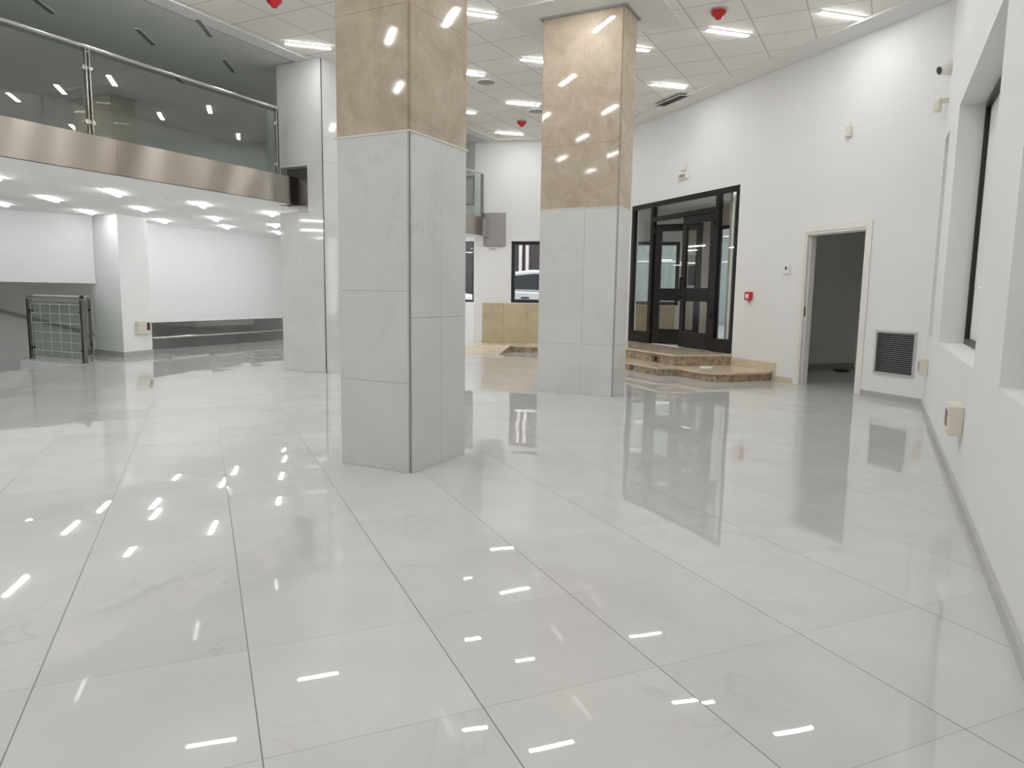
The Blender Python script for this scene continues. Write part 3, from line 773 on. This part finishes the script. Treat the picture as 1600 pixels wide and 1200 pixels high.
# ------------------------------------------------------------------ small things on the ceiling
for (x, y), lab in (((-2.75, 8.50), 'red smoke detector on the ceiling left of the nearest column'),
                    ((2.32, 8.66), 'red smoke detector on the ceiling right of the wide column'),
                    ((0.112, 14.1), 'red smoke detector on the ceiling between the columns')):
    r = empty('smoke_detector', (x, y, CEIL), lab, 'detector', 'red smoke detectors')
    mb = MB(); mb.lathe((x, y, CEIL), [(0.055, 0.0), (0.055, -0.018), (0.05, -0.022)], 24); obj('base', mb, 'plastic', r, smooth=True)
    mb = MB(); mb.lathe((x, y, CEIL - 0.02), [(0.085, 0.0), (0.088, -0.018), (0.07, -0.045), (0.04, -0.068), (0.032, -0.085), (0.012, -0.092)], 24)
    obj('cover', mb, 'red', r, smooth=True)
for (x, y), lab in (((-0.47, 11.61), 'round grey ceiling speaker beside the nearest column'), ((0.37, 13.33), 'round grey ceiling speaker partly behind the wide column')):
    r = empty('ceiling_speaker', (x, y, CEIL), lab, 'speaker', 'round ceiling speakers')
    mb = MB(); mb.lathe((x, y, CEIL), [(0.16, 0.0), (0.16, -0.008), (0.145, -0.014), (0.135, -0.010)], 32); obj('rim', mb, 'plastic', r, smooth=True)
    mb = MB(); mb.lathe((x, y, CEIL - 0.010), [(0.135, 0.0), (0.10, -0.004), (0.0, -0.006)], 32); obj('mesh_cover', mb, 'grey_plastic', r, smooth=True)
vc = Vector((2.62, 12.42, CEIL - 0.025)); vfm = Frame(vc.xy, WX.w.xy, WX.o.xy)
r = empty('air_vent', vc, 'long grey air vent in the plaster border above the entrance wall', 'vent')
mb = MB(); z0 = vc.z
vfm.box(mb, -0.37, 0.37, z0 - 0.012, z0, -0.10, -0.075); vfm.box(mb, -0.37, 0.37, z0 - 0.012, z0, 0.075, 0.10)
vfm.box(mb, -0.37, -0.345, z0 - 0.012, z0, -0.075, 0.075); vfm.box(mb, 0.345, 0.37, z0 - 0.012, z0, -0.075, 0.075)
obj('frame', mb, 'alu', r)
mb = MB()
for i in range(8): mb.box(vfm.p(-0.345, z0 - 0.010, -0.072 + i * 0.019), vfm.w * 0.69, vfm.o * 0.008 + Vector((0, 0, 0.008)), Vector((0, 0, 0.002)))
obj('slats', mb, 'alu', r)
mb = MB(); vfm.box(mb, -0.345, 0.345, z0 - 0.002, z0 - 0.0005, -0.075, 0.075); obj('dark_backing', mb, 'black', r)

# ------------------------------------------------------------------ side-room doorway
r = empty('door_1', WX.p(0.55, 0), 'open doorway with white casing leading to a dark side room', 'door', None, 'structure')
mb = MB(); c0, c1, ct = DOOR[0] - 0.075, DOOR[1] + 0.07, DOOR[3] + 0.075
WX.box(mb, c0, DOOR[0], 0, ct, -0.016, 0.0); WX.box(mb, DOOR[1], c1, 0, ct, -0.016, 0.0); WX.box(mb, DOOR[0], DOOR[1], DOOR[3], ct, -0.016, 0.0)
obj('casing', mb, 'casing', r, bevel=0.004)
mb = MB(); WX.box(mb, DOOR[0], DOOR[0] + 0.03, 0, DOOR[3], -0.006, 0.155); WX.box(mb, DOOR[1] - 0.03, DOOR[1], 0, DOOR[3], -0.006, 0.155)
WX.box(mb, DOOR[0] + 0.03, DOOR[1] - 0.03, DOOR[3] - 0.03, DOOR[3], -0.006, 0.155)
WX.box(mb, DOOR[0] + 0.03, DOOR[0] + 0.045, 0, DOOR[3] - 0.03, 0.05, 0.075); WX.box(mb, DOOR[0] + 0.045, DOOR[1] - 0.03, DOOR[3] - 0.045, DOOR[3] - 0.03, 0.05, 0.075)
obj('lining', mb, 'casing', r)
mb = MB(); WX.box(mb, DOOR[0] + 0.03, DOOR[0] + 0.033, 0.96, 1.10, 0.015, 0.040)
obj('strike_plate', mb, 'edge_trim', r, label='dark metal strike plate')
mb = MB(); sp = (5.60, 12.02)
mb.lathe((sp[0], sp[1], 0.0), [(0.13, 0.0), (0.14, 0.012), (0.10, 0.03), (0.04, 0.035)], 20)
tag(obj('floor_drain_cover', mb, 'black', smooth=True), 'flat black cover lying on the dark side room floor', 'cover')

# ------------------------------------------------------------------ return air grille
r = empty('wall_grille', WX.p((GR[0] + GR[1]) / 2, GR[2]), 'square louvred air grille in the wall right of the doorway', 'vent')
mb = MB(); WX.ring(mb, GR[0], GR[1], GR[2], GR[3], 0.032, -0.012, 0.02); obj('frame', mb, 'alu', r, bevel=0.002)
mb = MB(); n = 20; h = (GR[3] - GR[2] - 0.064) / n
for i in range(n):
    z = GR[2] + 0.032 + i * h
    mb.box(WX.p(GR[0] + 0.032, z + 0.008, -0.002), WX.w * (GR[1] - GR[0] - 0.064), WX.o * 0.014 - Vector((0, 0, 0.003)), Vector((0, 0, 0.0035)))
obj('louvre_blades', mb, 'alu', r)
mb = MB(); WX.box(mb, GR[0] + 0.005, GR[1] - 0.005, GR[2] + 0.005, GR[3] - 0.005, 0.05, 0.06); obj('dark_backing', mb, 'black', r)

# ------------------------------------------------------------------ baseboards
mb = MB(); WX.box(mb, c1 + 0.002, 2.0, 0.0, 0.072, -0.014, 0.0)
obj('baseboard_entrance', mb, 'base_tile', label='low grey tile baseboard under the louvred grille', cat='baseboard', kind='structure')
mb = MB(); RX.box(mb, 0.015, 14.5, 0.0, 0.062, -0.02, 0.0)
obj('baseboard_right', mb, 'base_tile', label='low grey tile baseboard along the right wall', cat='baseboard', kind='structure')
mb = MB(); WX.box(mb, -0.40, c0 - 0.002, 0.0, 0.076, -0.016, 0.0); WX.box(mb, -1.405, -0.45, 0.135, 0.262, -0.016, 0.0); WX.box(mb, -0.455, -0.395, 0.0, 0.262, -0.0165, 0.0)
obj('baseboard_steps', mb, 'tread', label='cream stone skirting that steps down beside the entrance steps', cat='baseboard', kind='structure')

# ------------------------------------------------------------------ entrance steps and platform
Z1, Z2 = 0.135, 0.31
wall_r = WX.p(-0.48, 0, -0.003)
lobe = [(3.826, 10.435), (3.64, 10.33), (3.45, 10.262), (3.28, 10.19), (3.10, 10.155), (2.95, 10.150), (2.83, 10.175), (2.74, 10.27), (2.66, 10.45), (2.507, 10.846), (2.215, 10.81)]
ramp_c = Vector((-0.04, 14.96))
low_poly = [(wall_r.x, wall_r.y)] + lobe + [(0.53, 14.80), (ramp_c.x, ramp_c.y), (-0.97, 15.12), FX.p(1.42, 0, -0.003).xy[:], FX.p(FXR + 0.006, 0, -0.003).xy[:]]
low_poly = [tuple(p) for p in low_poly]
def inset_down(poly, k, d):
    """outline whose first k edges are pulled back by d (nosing overhang)"""
    out = []
    n = len(poly)
    for i, p in enumerate(poly):
        p = Vector(p); a_ = Vector(poly[i - 1]); b_ = Vector(poly[(i + 1) % n])
        e1, e2 = (p - a_).normalized(), (b_ - p).normalized()
        n1, n2 = Vector((e1.y, -e1.x)), Vector((e2.y, -e2.x))      # to the right of travel
        nn_ = (n1 + n2)
        if nn_.length < 1e-6: nn_ = n1
        nn_ = nn_ / max(0.4, nn_.length_squared / 2)
        out.append(tuple(p + nn_ * d) if 0 < i <= k else tuple(p))
    return out
root = empty('entrance_steps', (2.6, 11.2, 0), 'two cream marble steps with brown granite risers before the glazed entrance', 'steps')
area = sum(a_[0] * b_[1] - b_[0] * a_[1] for a_, b_ in zip(low_poly, low_poly[1:] + low_poly[:1]))
sg = 1 if area < 0 else -1
low_in = inset_down(low_poly, 13, 0.025 * sg)
mb = MB(); mb.prism(low_in, 0.0, Z1 - 0.03); obj('lower_riser', mb, 'granite', root, label='brown granite riser')
mb = MB(); mb.prism(low_poly, Z1 - 0.03, Z1); obj('lower_tread', mb, 'tread', root, bevel=0.0)
land = [WX.p(-1.39, 0, -0.003).xy[:], (2.537, 11.034), (0.93, 14.95), FX.p(FXR + 0.15, 0, -0.004).xy[:], FX.p(FXR + 0.007, 0, -0.004).xy[:]]
land[1:1] = []
land = [tuple(p) for p in land]
area = sum(a_[0] * b_[1] - b_[0] * a_[1] for a_, b_ in zip(land, land[1:] + land[:1]))
sg = 1 if area < 0 else -1
land_in = inset_down(land, 2, 0.025 * sg)
mb = MB(); mb.prism(land_in, Z1, Z2 - 0.03); obj('upper_riser', mb, 'granite', root, label='brown granite riser')
mb = MB(); mb.prism(land, Z2 - 0.03, Z2); obj('landing', mb, 'tread', root)
# vestibule floor
mb = MB(); vq = [WX.p(-1.78, 0, 0.0), WX.p(-1.78, 0, VO + 0.05), WX.p(-5.2, 0, VO + 0.05), FX.p(-1.0, 0), X0]
mb.prism([(v.x, v.y) for v in vq], 0.002, Z2 - 0.002)
obj('floor_vestibule', mb, 'tread', label='cream stone floor inside the entrance vestibule', cat='floor', kind='structure')
# step lights in the risers
for (x, y, z), s_, lab in (((2.31, 11.52, 0.205), 0, 'small black step light in the upper granite riser'), ((1.955, 11.52, 0.062), 0, 'small black step light in the lower granite riser')):
    fr_ = Frame((x, y), (0.39, -0.921), (0.921, 0.39))
    r = empty('step_light', (x, y, z), lab, 'step light', 'black step lights')
    mb = MB(); fr_.box(mb, -0.045, 0.045, z - 0.04, z + 0.04, -0.016, 0.02); obj('housing', mb, 'black', r, bevel=0.003)
    mb = MB(); fr_.box(mb, -0.028, 0.028, z - 0.022, z + 0.022, -0.018, -0.015); obj('lens', mb, 'dark_gap', r)
# ramp at the left end
r0 = [(-0.266, 14.25), (ramp_c.x, ramp_c.y), (-0.97, 15.12), (-1.0, 14.40)]
mb = MB()
mb.add([(r0[0][0], r0[0][1], 0.004), (r0[1][0], r0[1][1], Z1), (r0[2][0], r0[2][1], Z1), (r0[3][0], r0[3][1], 0.004)] + [(p[0], p[1], 0.0) for p in r0],
       [(0, 1, 2, 3), (4, 5, 1, 0), (5, 6, 2, 1), (6, 7, 3, 2), (7, 4, 0, 3), (4, 7, 6, 5)])
mb.m[1] = 1
tag(obj('ramp', mb, ['tread', 'granite']), 'short cream stone ramp up to the platform below the far window', 'ramp')
# leaflet on the lower tread
lp = Vector((2.98, 10.86, Z1))
mb = MB(); f_ = Frame(lp.xy, (0.95, -0.3), (0.3, 0.95)); f_.box(mb, -0.09, 0.09, Z1, Z1 + 0.012, -0.10, 0.10)
tag(obj('leaflet', mb, 'paper', bevel=0.002), 'white leaflet lying on the lower cream step', 'paper')
# wainscot on the far wall
mb = MB()
for s0, s1 in ((FXR + 0.05, -0.45), (-0.45, 0.25), (0.25, 0.78), (0.78, 1.267)):
    FX.box(mb, s0 + 0.0015, s1 - 0.0015, Z1 + 0.002, 1.005, -0.028, -0.002)
tag(obj('wainscot', mb, 'wainscot'), 'sandy marble wainscot under the far street window', 'wainscot')
mb = MB(); FX.box(mb, -2.95, FXR - 0.25, Z2 + 0.002, 1.005, -0.028, -0.002)
tag(obj('wainscot', mb, 'wainscot'), 'sandy marble wainscot seen through the entrance glazing', 'wainscot')

# ------------------------------------------------------------------ windows
def window(name, fr, h, d, t, label, mats=('black', 'clear_glass'), blind=None, cut=None, mull=()):
    r = empty(name, fr.p((h[0] + h[1]) / 2, h[2], d), label, 'window', None, 'structure')
    mb = MB(); fr.ring(mb, h[0], h[1], h[2], h[3], t, d, d + 0.06)
    for m_ in mull: fr.box(mb, m_ - t / 2, m_ + t / 2, h[2] + t, h[3] - t, d, d + 0.06)
    obj('window_frame', mb, mats[0], r)
    mb = MB(); fr.box(mb, h[0] + t, h[1] - t, h[2] + t, h[3] - t, d + 0.050, d + 0.057); obj('pane', mb, mats[1], r)
    if blind:
        zc = cut if cut else h[3]
        mb = MB(); fr.box(mb, h[0] + t, h[1] - t, h[2] + t, zc - 0.002 - (0 if cut else t), d + 0.040, d + 0.048); obj('blind', mb, blind, r)
        if cut:
            mb = MB(); fr.box(mb, h[0] + t, h[1] - t, zc + 0.002, h[3] - t, d + 0.038, d + 0.046); obj('blind', mb, blind, r)
    return r
window('window_1', RX, NICHES[0], 0.20, 0.05, 'narrow window recess beside the wall corner', blind='blind')
window('window_2', RX, NICHES[1], 0.20, 0.05, 'black framed window in the deep recess of the right wall', blind='blind', cut=1.33)
window('window_3', RX, NICHES[2], 0.20, 0.05, 'window recess at the right picture edge', blind='blind', cut=1.33)
window('window_4', FX, WIN1, 0.10, 0.075, 'black framed street window above the sandy wainscot', mull=())
window('window_5', FX, WIN2, 0.10, 0.075, 'black framed street window seen through the entrance glazing')
window('window_6', SX, WIN3, 0.02, 0.05, 'sliver of a street window beside the nearest column')
window('window_7', SX, WIN4, 0.02, 0.05, 'sliver of an upper window behind the mezzanine rail')

# ------------------------------------------------------------------ glazed entrance
r = empty('door_2', WX.p(-3.0, Z2), 'dark bronze framed glass entrance with two leaves above the steps', 'door', None, 'structure')
E0, E1, EB, ET = ENT[0], ENT[1], Z2 + 0.002, ENT[3]
mb = MB()
WX.box(mb, E0, E0 + 0.09, EB, ET, 0.0, 0.08); WX.box(mb, E1 - 0.085, E1, EB, ET, 0.0, 0.08)
WX.box(mb, E0 + 0.09, E1 - 0.085, ET - 0.085, ET, 0.0, 0.08)
m1, m2 = -2.0, -3.94
WX.box(mb, m1, m1 + 0.09, EB, ET - 0.085, 0.0, 0.08); WX.box(mb, m2, m2 + 0.10, EB, ET - 0.085, 0.0, 0.08)
WX.box(mb, m2 + 0.10, m1, 2.60, 2.685, 0.0, 0.08)                        # transom over the leaves
WX.box(mb, m1 + 0.09, E1 - 0.085, EB, 0.53, 0.0, 0.08); WX.box(mb, E0 + 0.09, m2, EB, 0.53, 0.0, 0.08)
obj('frame', mb, 'bronze', r, bevel=0.003)
for s0, s1, z0, z1 in ((E0 + 0.09, m2, 0.53, ET - 0.085), (m1 + 0.09, E1 - 0.085, 0.53, ET - 0.085), (m2 + 0.10, m1, 2.685, ET - 0.085)):
    mb = MB(); WX.box(mb, s0, s1, z0, z1, 0.036, 0.044); obj('pane', mb, 'clear_glass', r)
mid = -2.90
def leaf(fr, s0, s1, z0, z1, mid_lo, mid_hi, kick, st=0.12):
    mb = MB()
    fr.box(mb, s0, s0 + st, z0, z1, -0.02, 0.025); fr.box(mb, s1 - st, s1, z0, z1, -0.02, 0.025)
    fr.box(mb, s0 + st, s1 - st, z1 - 0.13, z1, -0.02, 0.025); fr.box(mb, s0 + st, s1 - st, z0, z0 + kick, -0.02, 0.025)
    fr.box(mb, s0 + st, s1 - st, mid_lo, mid_hi, -0.02, 0.025)
    lf_ = obj('door_leaf', mb, 'bronze', r, bevel=0.003)
    for za, zb in ((z0 + kick, mid_lo), (mid_hi, z1 - 0.13)):
        mb = MB(); fr.box(mb, s0 + st, s1 - st, za, zb, -0.004, 0.004); obj('pane', mb, 'clear_glass', lf_)
    return lf_
fr_r = Frame(WX.p(0, 0, 0.03).xy, WX.w.xy, WX.o.xy)
lr = leaf(fr_r, mid, m1, EB + 0.006, 2.595, 1.13, 1.36, 0.28)
hp = WX.p(m2 + 0.10, 0, 0.05); an = math.radians(36)
wv = WX.w * math.cos(an) + WX.o * math.sin(an); ov = WX.o * math.cos(an) - WX.w * math.sin(an)
fr_l = Frame(hp.xy, wv.xy, ov.xy)
ll = leaf(fr_l, 0.02, 0.92, EB + 0.006, 2.545, 1.13, 1.36, 0.28)
for pt, par in ((WX.p(m1 - 0.01, 2.42, -0.012), lr), (WX.p(m1 - 0.01, 0.9, -0.012), lr), (fr_l.p(0.0, 2.43, -0.03), ll), (fr_l.p(0.0, 0.55, -0.03), ll)):
    mb = MB(); mb.tube(pt - Vector((0, 0, 0.05)), pt + Vector((0, 0, 0.05)), 0.016, 12); obj('hinge', mb, 'black', par, smooth=True)
mb = MB(); mb.tube(fr_r.p(mid + 0.06, 1.18, -0.075), fr_r.p(mid + 0.06, 1.55, -0.075), 0.014, 12)
for z in (1.20, 1.53): mb.tube(fr_r.p(mid + 0.06, z, -0.075), fr_r.p(mid + 0.06, z, -0.02), 0.009, 10)
obj('pull_handle', mb, 'bronze', lr, smooth=True)
# outer street door of the vestibule
r = empty('door_3', vf.p(-3.1, Z2), 'outer street door glimpsed through the right side of the entrance', 'door', None, 'structure')
mb = MB(); vf.ring(mb, VD[0], VD[1], 0.31, 2.6, 0.07, 0.0, 0.06); vf.box(mb, -3.15, -3.07, 0.38, 2.53, 0.0, 0.06); obj('frame', mb, 'bronze', r)
for s0, s1 in ((VD[0] + 0.07, -3.15), (-3.07, VD[1] - 0.07)):
    mb = MB(); vf.box(mb, s0, s1, 0.38, 2.53, 0.026, 0.034); obj('pane', mb, 'clear_glass', r)
# notice board on the vestibule wall
mb = MB(); vf.box(mb, -4.86, -4.62, 1.45, 1.86, -0.02, 0.0)
tag(obj('intercom', mb, 'black', bevel=0.004), 'black intercom box on the vestibule wall seen through the door glass', 'intercom')
mb = MB(); vf.box(mb, -4.60, -4.45, 1.33, 1.70, -0.012, 0.0)
tag(obj('notice_sheet', mb, 'paper'), 'pale notice sheet beside the black panel in the vestibule', 'notice')

# ------------------------------------------------------------------ small things on the walls
def wbox(name, fr, s0, s1, z0, z1, dep, mat, bevel, parent=None, d=0.0, **t):
    mb = MB(); fr.box(mb, s0, s1, z0, z1, -d - dep, -d); return obj(name, mb, mat, parent, bevel=bevel, **t)
r = empty('emergency_light', WX.p(-2.92, 3.30), 'small white emergency light with a box on top above the entrance', 'emergency light')
wbox('body', WX, -3.06, -2.78, 3.245, 3.375, 0.045, 'plastic', 0.012, r); wbox('lens', WX, -3.00, -2.84, 3.27, 3.325, 0.006, 'grey_plastic', 0.002, r, 0.045, label='grey lens strip')
wbox('junction_box', WX, -2.99, -2.83, 3.382, 3.485, 0.05, 'plastic', 0.006, r)
r = empty('fire_call_point', WX.p(-1.06, 1.24), 'red fire alarm call point on the wall right of the entrance', 'alarm')
wbox('housing', WX, -1.125, -0.985, 1.175, 1.300, 0.05, 'red', 0.008, r); wbox('break_glass', WX, -1.09, -1.025, 1.20, 1.265, 0.005, 'plastic', 0.002, r, 0.05, label='white break glass square')
wbox('test_key', WX, -1.06, -1.05, 1.135, 1.178, 0.012, 'red', 0.0, r)
r = empty('thermostat', WX.p(-0.29, 1.62), 'small white thermostat on the wall left of the doorway', 'thermostat')
wbox('body', WX, -0.350, -0.232, 1.555, 1.685, 0.026, 'plastic', 0.006, r); wbox('display', WX, -0.305, -0.275, 1.615, 1.66, 0.003, 'black', 0.0, r, 0.026, label='black display')
r = empty('motion_sensor', WX.p(0.66, 3.34), 'small cream motion sensor high on the wall above the doorway', 'sensor')
wbox('body', WX, 0.625, 0.705, 3.265, 3.40, 0.05, 'cream_plastic', 0.015, r); wbox('lens', WX, 0.637, 0.693, 3.28, 3.33, 0.008, 'plastic', 0.006, r, 0.05)
mb = MB(); WX.box(mb, 0.66, 0.672, 3.40, 3.45, -0.008, 0.0); obj('cable', mb, 'cream_plastic', r)
r = empty('alarm_sensor', WX.p(1.93, 3.33), 'cream boxed sensor on a bracket in the wall corner under the camera', 'sensor')
mb = MB(); q = RX.p(0.12, 3.60, 0); cf = Frame(RX.p(0.10, 0, -0.10).xy, WX.w.xy, WX.o.xy)
cf.box(mb, -0.040, 0.035, 3.27, 3.395, -0.03, 0.03); obj('body', mb, 'cream_plastic', r, bevel=0.012)
mb = MB(); RX.box(mb, 0.07, 0.11, 3.36, 3.41, -0.10, 0.0); obj('bracket', mb, 'cream_plastic', r)
r = empty('security_camera', RX.p(0.12, 3.73), 'white security camera with a black lens in the upper wall corner', 'camera')
a_, b_ = RX.p(0.13, 3.725, 0.0), RX.p(0.19, 3.685, -0.12)
mb = MB(); mb.tube(a_ + RX.o * -0.0, a_ + RX.o * -0.02, 0.088, 24); obj('base', mb, 'plastic', r, smooth=True)
mb = MB(); mb.tube(a_ + RX.o * -0.015, b_, 0.084, 24, 0, 0.050); obj('body', mb, 'plastic', r, smooth=True)
dv = (b_ - a_).normalized()
mb = MB(); mb.tube(b_ - dv * 0.002, b_ + dv * 0.008, 0.040, 20); obj('lens', mb, 'black', r, smooth=True)
def socket_box(fr, s0, s1, z0, z1, dep, label, win, mats=('cream_plastic', 'dark_red')):
    r = empty('control_box', fr.p((s0 + s1) / 2, z0), label, 'control box', 'cream control boxes')
    wbox('body', fr, s0, s1, z0, z1, dep, mats[0], 0.008, r)
    wbox('window_slot', fr, *win, 0.004, mats[1], 0.0, r, dep, label='dark red slot')
    wbox('rim', fr, s0 + 0.006, s1 - 0.006, z1 - 0.02, z1 - 0.014, 0.002, 'plastic', 0.0, r, dep)
    return r
socket_box(RX, 4.03, 4.29, 0.372, 0.560, 0.085, 'cream control box on the right wall below the recesses, nearest the camera', (4.08, 4.20, 0.42, 0.52))
socket_box(RX, 0.32, 0.56, 0.392, 0.580, 0.085, 'cream control box on the right wall beside the louvred grille', (0.38, 0.48, 0.44, 0.54))
v0, v1 = Vector((*pF, 0)), Vector((*pR, 0)); w = (v1 - v0).normalized()
PF = Frame(pF, w.xy, (-w.y, w.x))
socket_box(PF, 0.28, 0.60, 0.40, 0.63, 0.07, 'cream control box with a dark red window on the white pillar', (0.49, 0.56, 0.46, 0.60))
r = empty('small_sign', FX.p(1.0, 2.20), 'small white plate under the steel plate on the far wall', 'sign')
wbox('body', FX, 0.93, 1.16, 2.165, 2.235, 0.03, 'plastic', 0.006, r); wbox('lens', FX, 0.97, 1.12, 2.185, 2.212, 0.003, 'grey_plastic', 0.0, r, 0.03)

# ------------------------------------------------------------------ street outside the far window
SZ = 0.30
mb = MB(); mb.prism([SX.p(5.6, 0, 0.25).xy[:], SX.p(0.1, 0, 0.24).xy[:], FX.p(-14, 0, 0.25).xy[:], FX.p(-14, 0, 16).xy[:], FX.p(9, 0, 16).xy[:]], SZ - 0.1, SZ)
obj('street', mb, 'asphalt', label='grey street outside the far window', cat='street', kind='structure')
st = Frame(FX.p(0, 0, 8.5).xy, FX.w.xy, FX.o.xy)
mb = MB(); st.box(mb, -1.2, 14, SZ, 9.0, 0.0, 0.4)
root = obj('street_building', mb, 'facade', label='dark brown building across the street', cat='building', kind='thing')
for s in (1.80, 1.57, 4.2, 3.97, 6.6, 6.37, 9.0, 8.77, -0.6, -0.83):
    mb = MB(); st.box(mb, s - 0.05, s + 0.05, SZ, 9.0, -0.12, 0.0); obj('pilaster', mb, 'pilaster', root)

mb = MB(); st.box(mb, -14, -1.25, SZ, 9.0, -0.3, 0.4)
root = obj('street_building', mb, 'pale_facade', label='pale grey green building across the street seen through the entrance', cat='building', kind='thing')
for z in (2.3, 3.1, 3.9):
    mb = MB(); st.box(mb, -14, -1.25, z, z + 0.05, -0.32, -0.3); obj('string_course', mb, 'pilaster', root)

def car(name, fr, s_rear, d_in, label, L=4.3):
    """side outline of a hatchback, nose towards -s, near flank at depth d_in"""
    root = empty(name, fr.p(s_rear - L / 2, SZ, d_in + 0.85), label, 'car', 'parked cars')
    X = lambda x: s_rear - x
    body = [(0.05, 0.35), (0.0, 0.62), (0.06, 0.90), (0.16, 1.02), (1.2, 0.98), (2.9, 0.93), (3.55, 0.84), (4.12, 0.66), (4.28, 0.45), (4.25, 0.25), (3.75, 0.20), (3.70, 0.42), (3.50, 0.60), (3.20, 0.60), (3.0, 0.42), (2.95, 0.20),
            (1.30, 0.20), (1.25, 0.42), (1.05, 0.60), (0.75, 0.60), (0.55, 0.42), (0.5, 0.22)]
    mb = MB(); mb.extrude([fr.p(X(x), SZ + z, d_in) for x, z in body], fr.o * 1.7); obj('body', mb, 'car_paint', root, bevel=0.04)
    roof = [(0.16, 1.00), (0.42, 1.28), (0.85, 1.44), (1.5, 1.52), (2.1, 1.49), (2.55, 1.36), (3.05, 0.95)]
    mb = MB(); mb.extrude([fr.p(X(x), SZ + z, d_in + 0.16) for x, z in roof], fr.o * 1.38); obj('roof', mb, 'car_paint', root, bevel=0.05)
    win = [(0.42, 1.04), (0.62, 1.24), (0.95, 1.355), (1.55, 1.42), (2.1, 1.39), (2.42, 1.28), (2.78, 1.00)]
    mb = MB(); mb.extrude([fr.p(X(x), SZ + z, d_in + 0.145) for x, z in win], fr.o * 0.02); obj('side_window', mb, 'car_glass', root)
    for x in (0.9, 3.35):
        for dd in (0.02, 1.5):
            mb = MB(); mb.tube(fr.p(X(x), SZ + 0.32, d_in + dd), fr.p(X(x), SZ + 0.32, d_in + dd + 0.19), 0.32, 24); wh = obj('wheel', mb, 'rubber', root, smooth=True)
    for x in (1.25, 2.2):
        mb = MB(); fr.box(mb, X(x + 0.2), X(x), SZ + 0.80, SZ + 0.84, d_in - 0.03, d_in); obj('door_handle', mb, 'black', root)
    mb = MB(); mb.box(fr.p(X(2.62), SZ + 0.98, d_in - 0.14), fr.w * 0.14, fr.o * 0.16, Vector((0, 0, 0.12))); obj('mirror', mb, 'car_paint', root, bevel=0.03)
    mb = MB(); fr.box(mb, X(0.12), X(0.0), SZ + 0.70, SZ + 0.88, d_in + 0.05, d_in + 0.25); obj('tail_lamp', mb, 'red', root)
    mb = MB(); fr.box(mb, X(4.2), X(3.95), SZ + 0.58, SZ + 0.72, d_in - 0.005, d_in + 0.3); obj('headlamp', mb, 'plastic', root)
    return root
car('parked_car', FX, 1.95, 1.9, 'white hatchback parked outside the far window')
car('parked_car', FX, 6.3, 5.0, 'white car glimpsed through the window sliver by the nearest column')

# ------------------------------------------------------------------ daylight
w = bpy.data.worlds.new('overcast_day'); S.world = w; w.use_nodes = True
bg = w.node_tree.nodes['Background']; bg.inputs[0].default_value = (0.90, 0.94, 1.0, 1); bg.inputs[1].default_value = 3.0

# ------------------------------------------------------------------ camera
p, rl = 0.1266, 0.01443
F_ = Vector((0, math.cos(p), -math.sin(p))); u0 = Vector((0, math.sin(p), math.cos(p))); r0_ = Vector((1, 0, 0))
R_ = r0_ * math.cos(rl) + u0 * math.sin(rl); U_ = -r0_ * math.sin(rl) + u0 * math.cos(rl)
cam = bpy.data.cameras.new('camera'); co_ = bpy.data.objects.new('camera', cam); COL.objects.link(co_)
m = Matrix((R_, U_, -F_)).transposed().to_4x4(); m.translation = Vector((0, 0, 1.22)); co_.matrix_world = m
cam.sensor_width = 36; cam.sensor_fit = 'HORIZONTAL'; cam.lens = 36 * 1109 / 1600; cam.clip_start = 0.05; cam.clip_end = 200
S.camera = co_

S.view_settings.view_transform = 'Standard'; S.view_settings.look = 'None'; S.view_settings.gamma = 1.0
S.view_settings.use_curve_mapping = False
S.view_settings.exposure = 0.42
c = S.cycles
c.max_bounces = 10; c.diffuse_bounces = 6; c.glossy_bounces = 6; c.transmission_bounces = 6; c.transparent_max_bounces = 16
c.sample_clamp_indirect = 6.0; c.caustics_reflective = True; c.use_light_tree = True
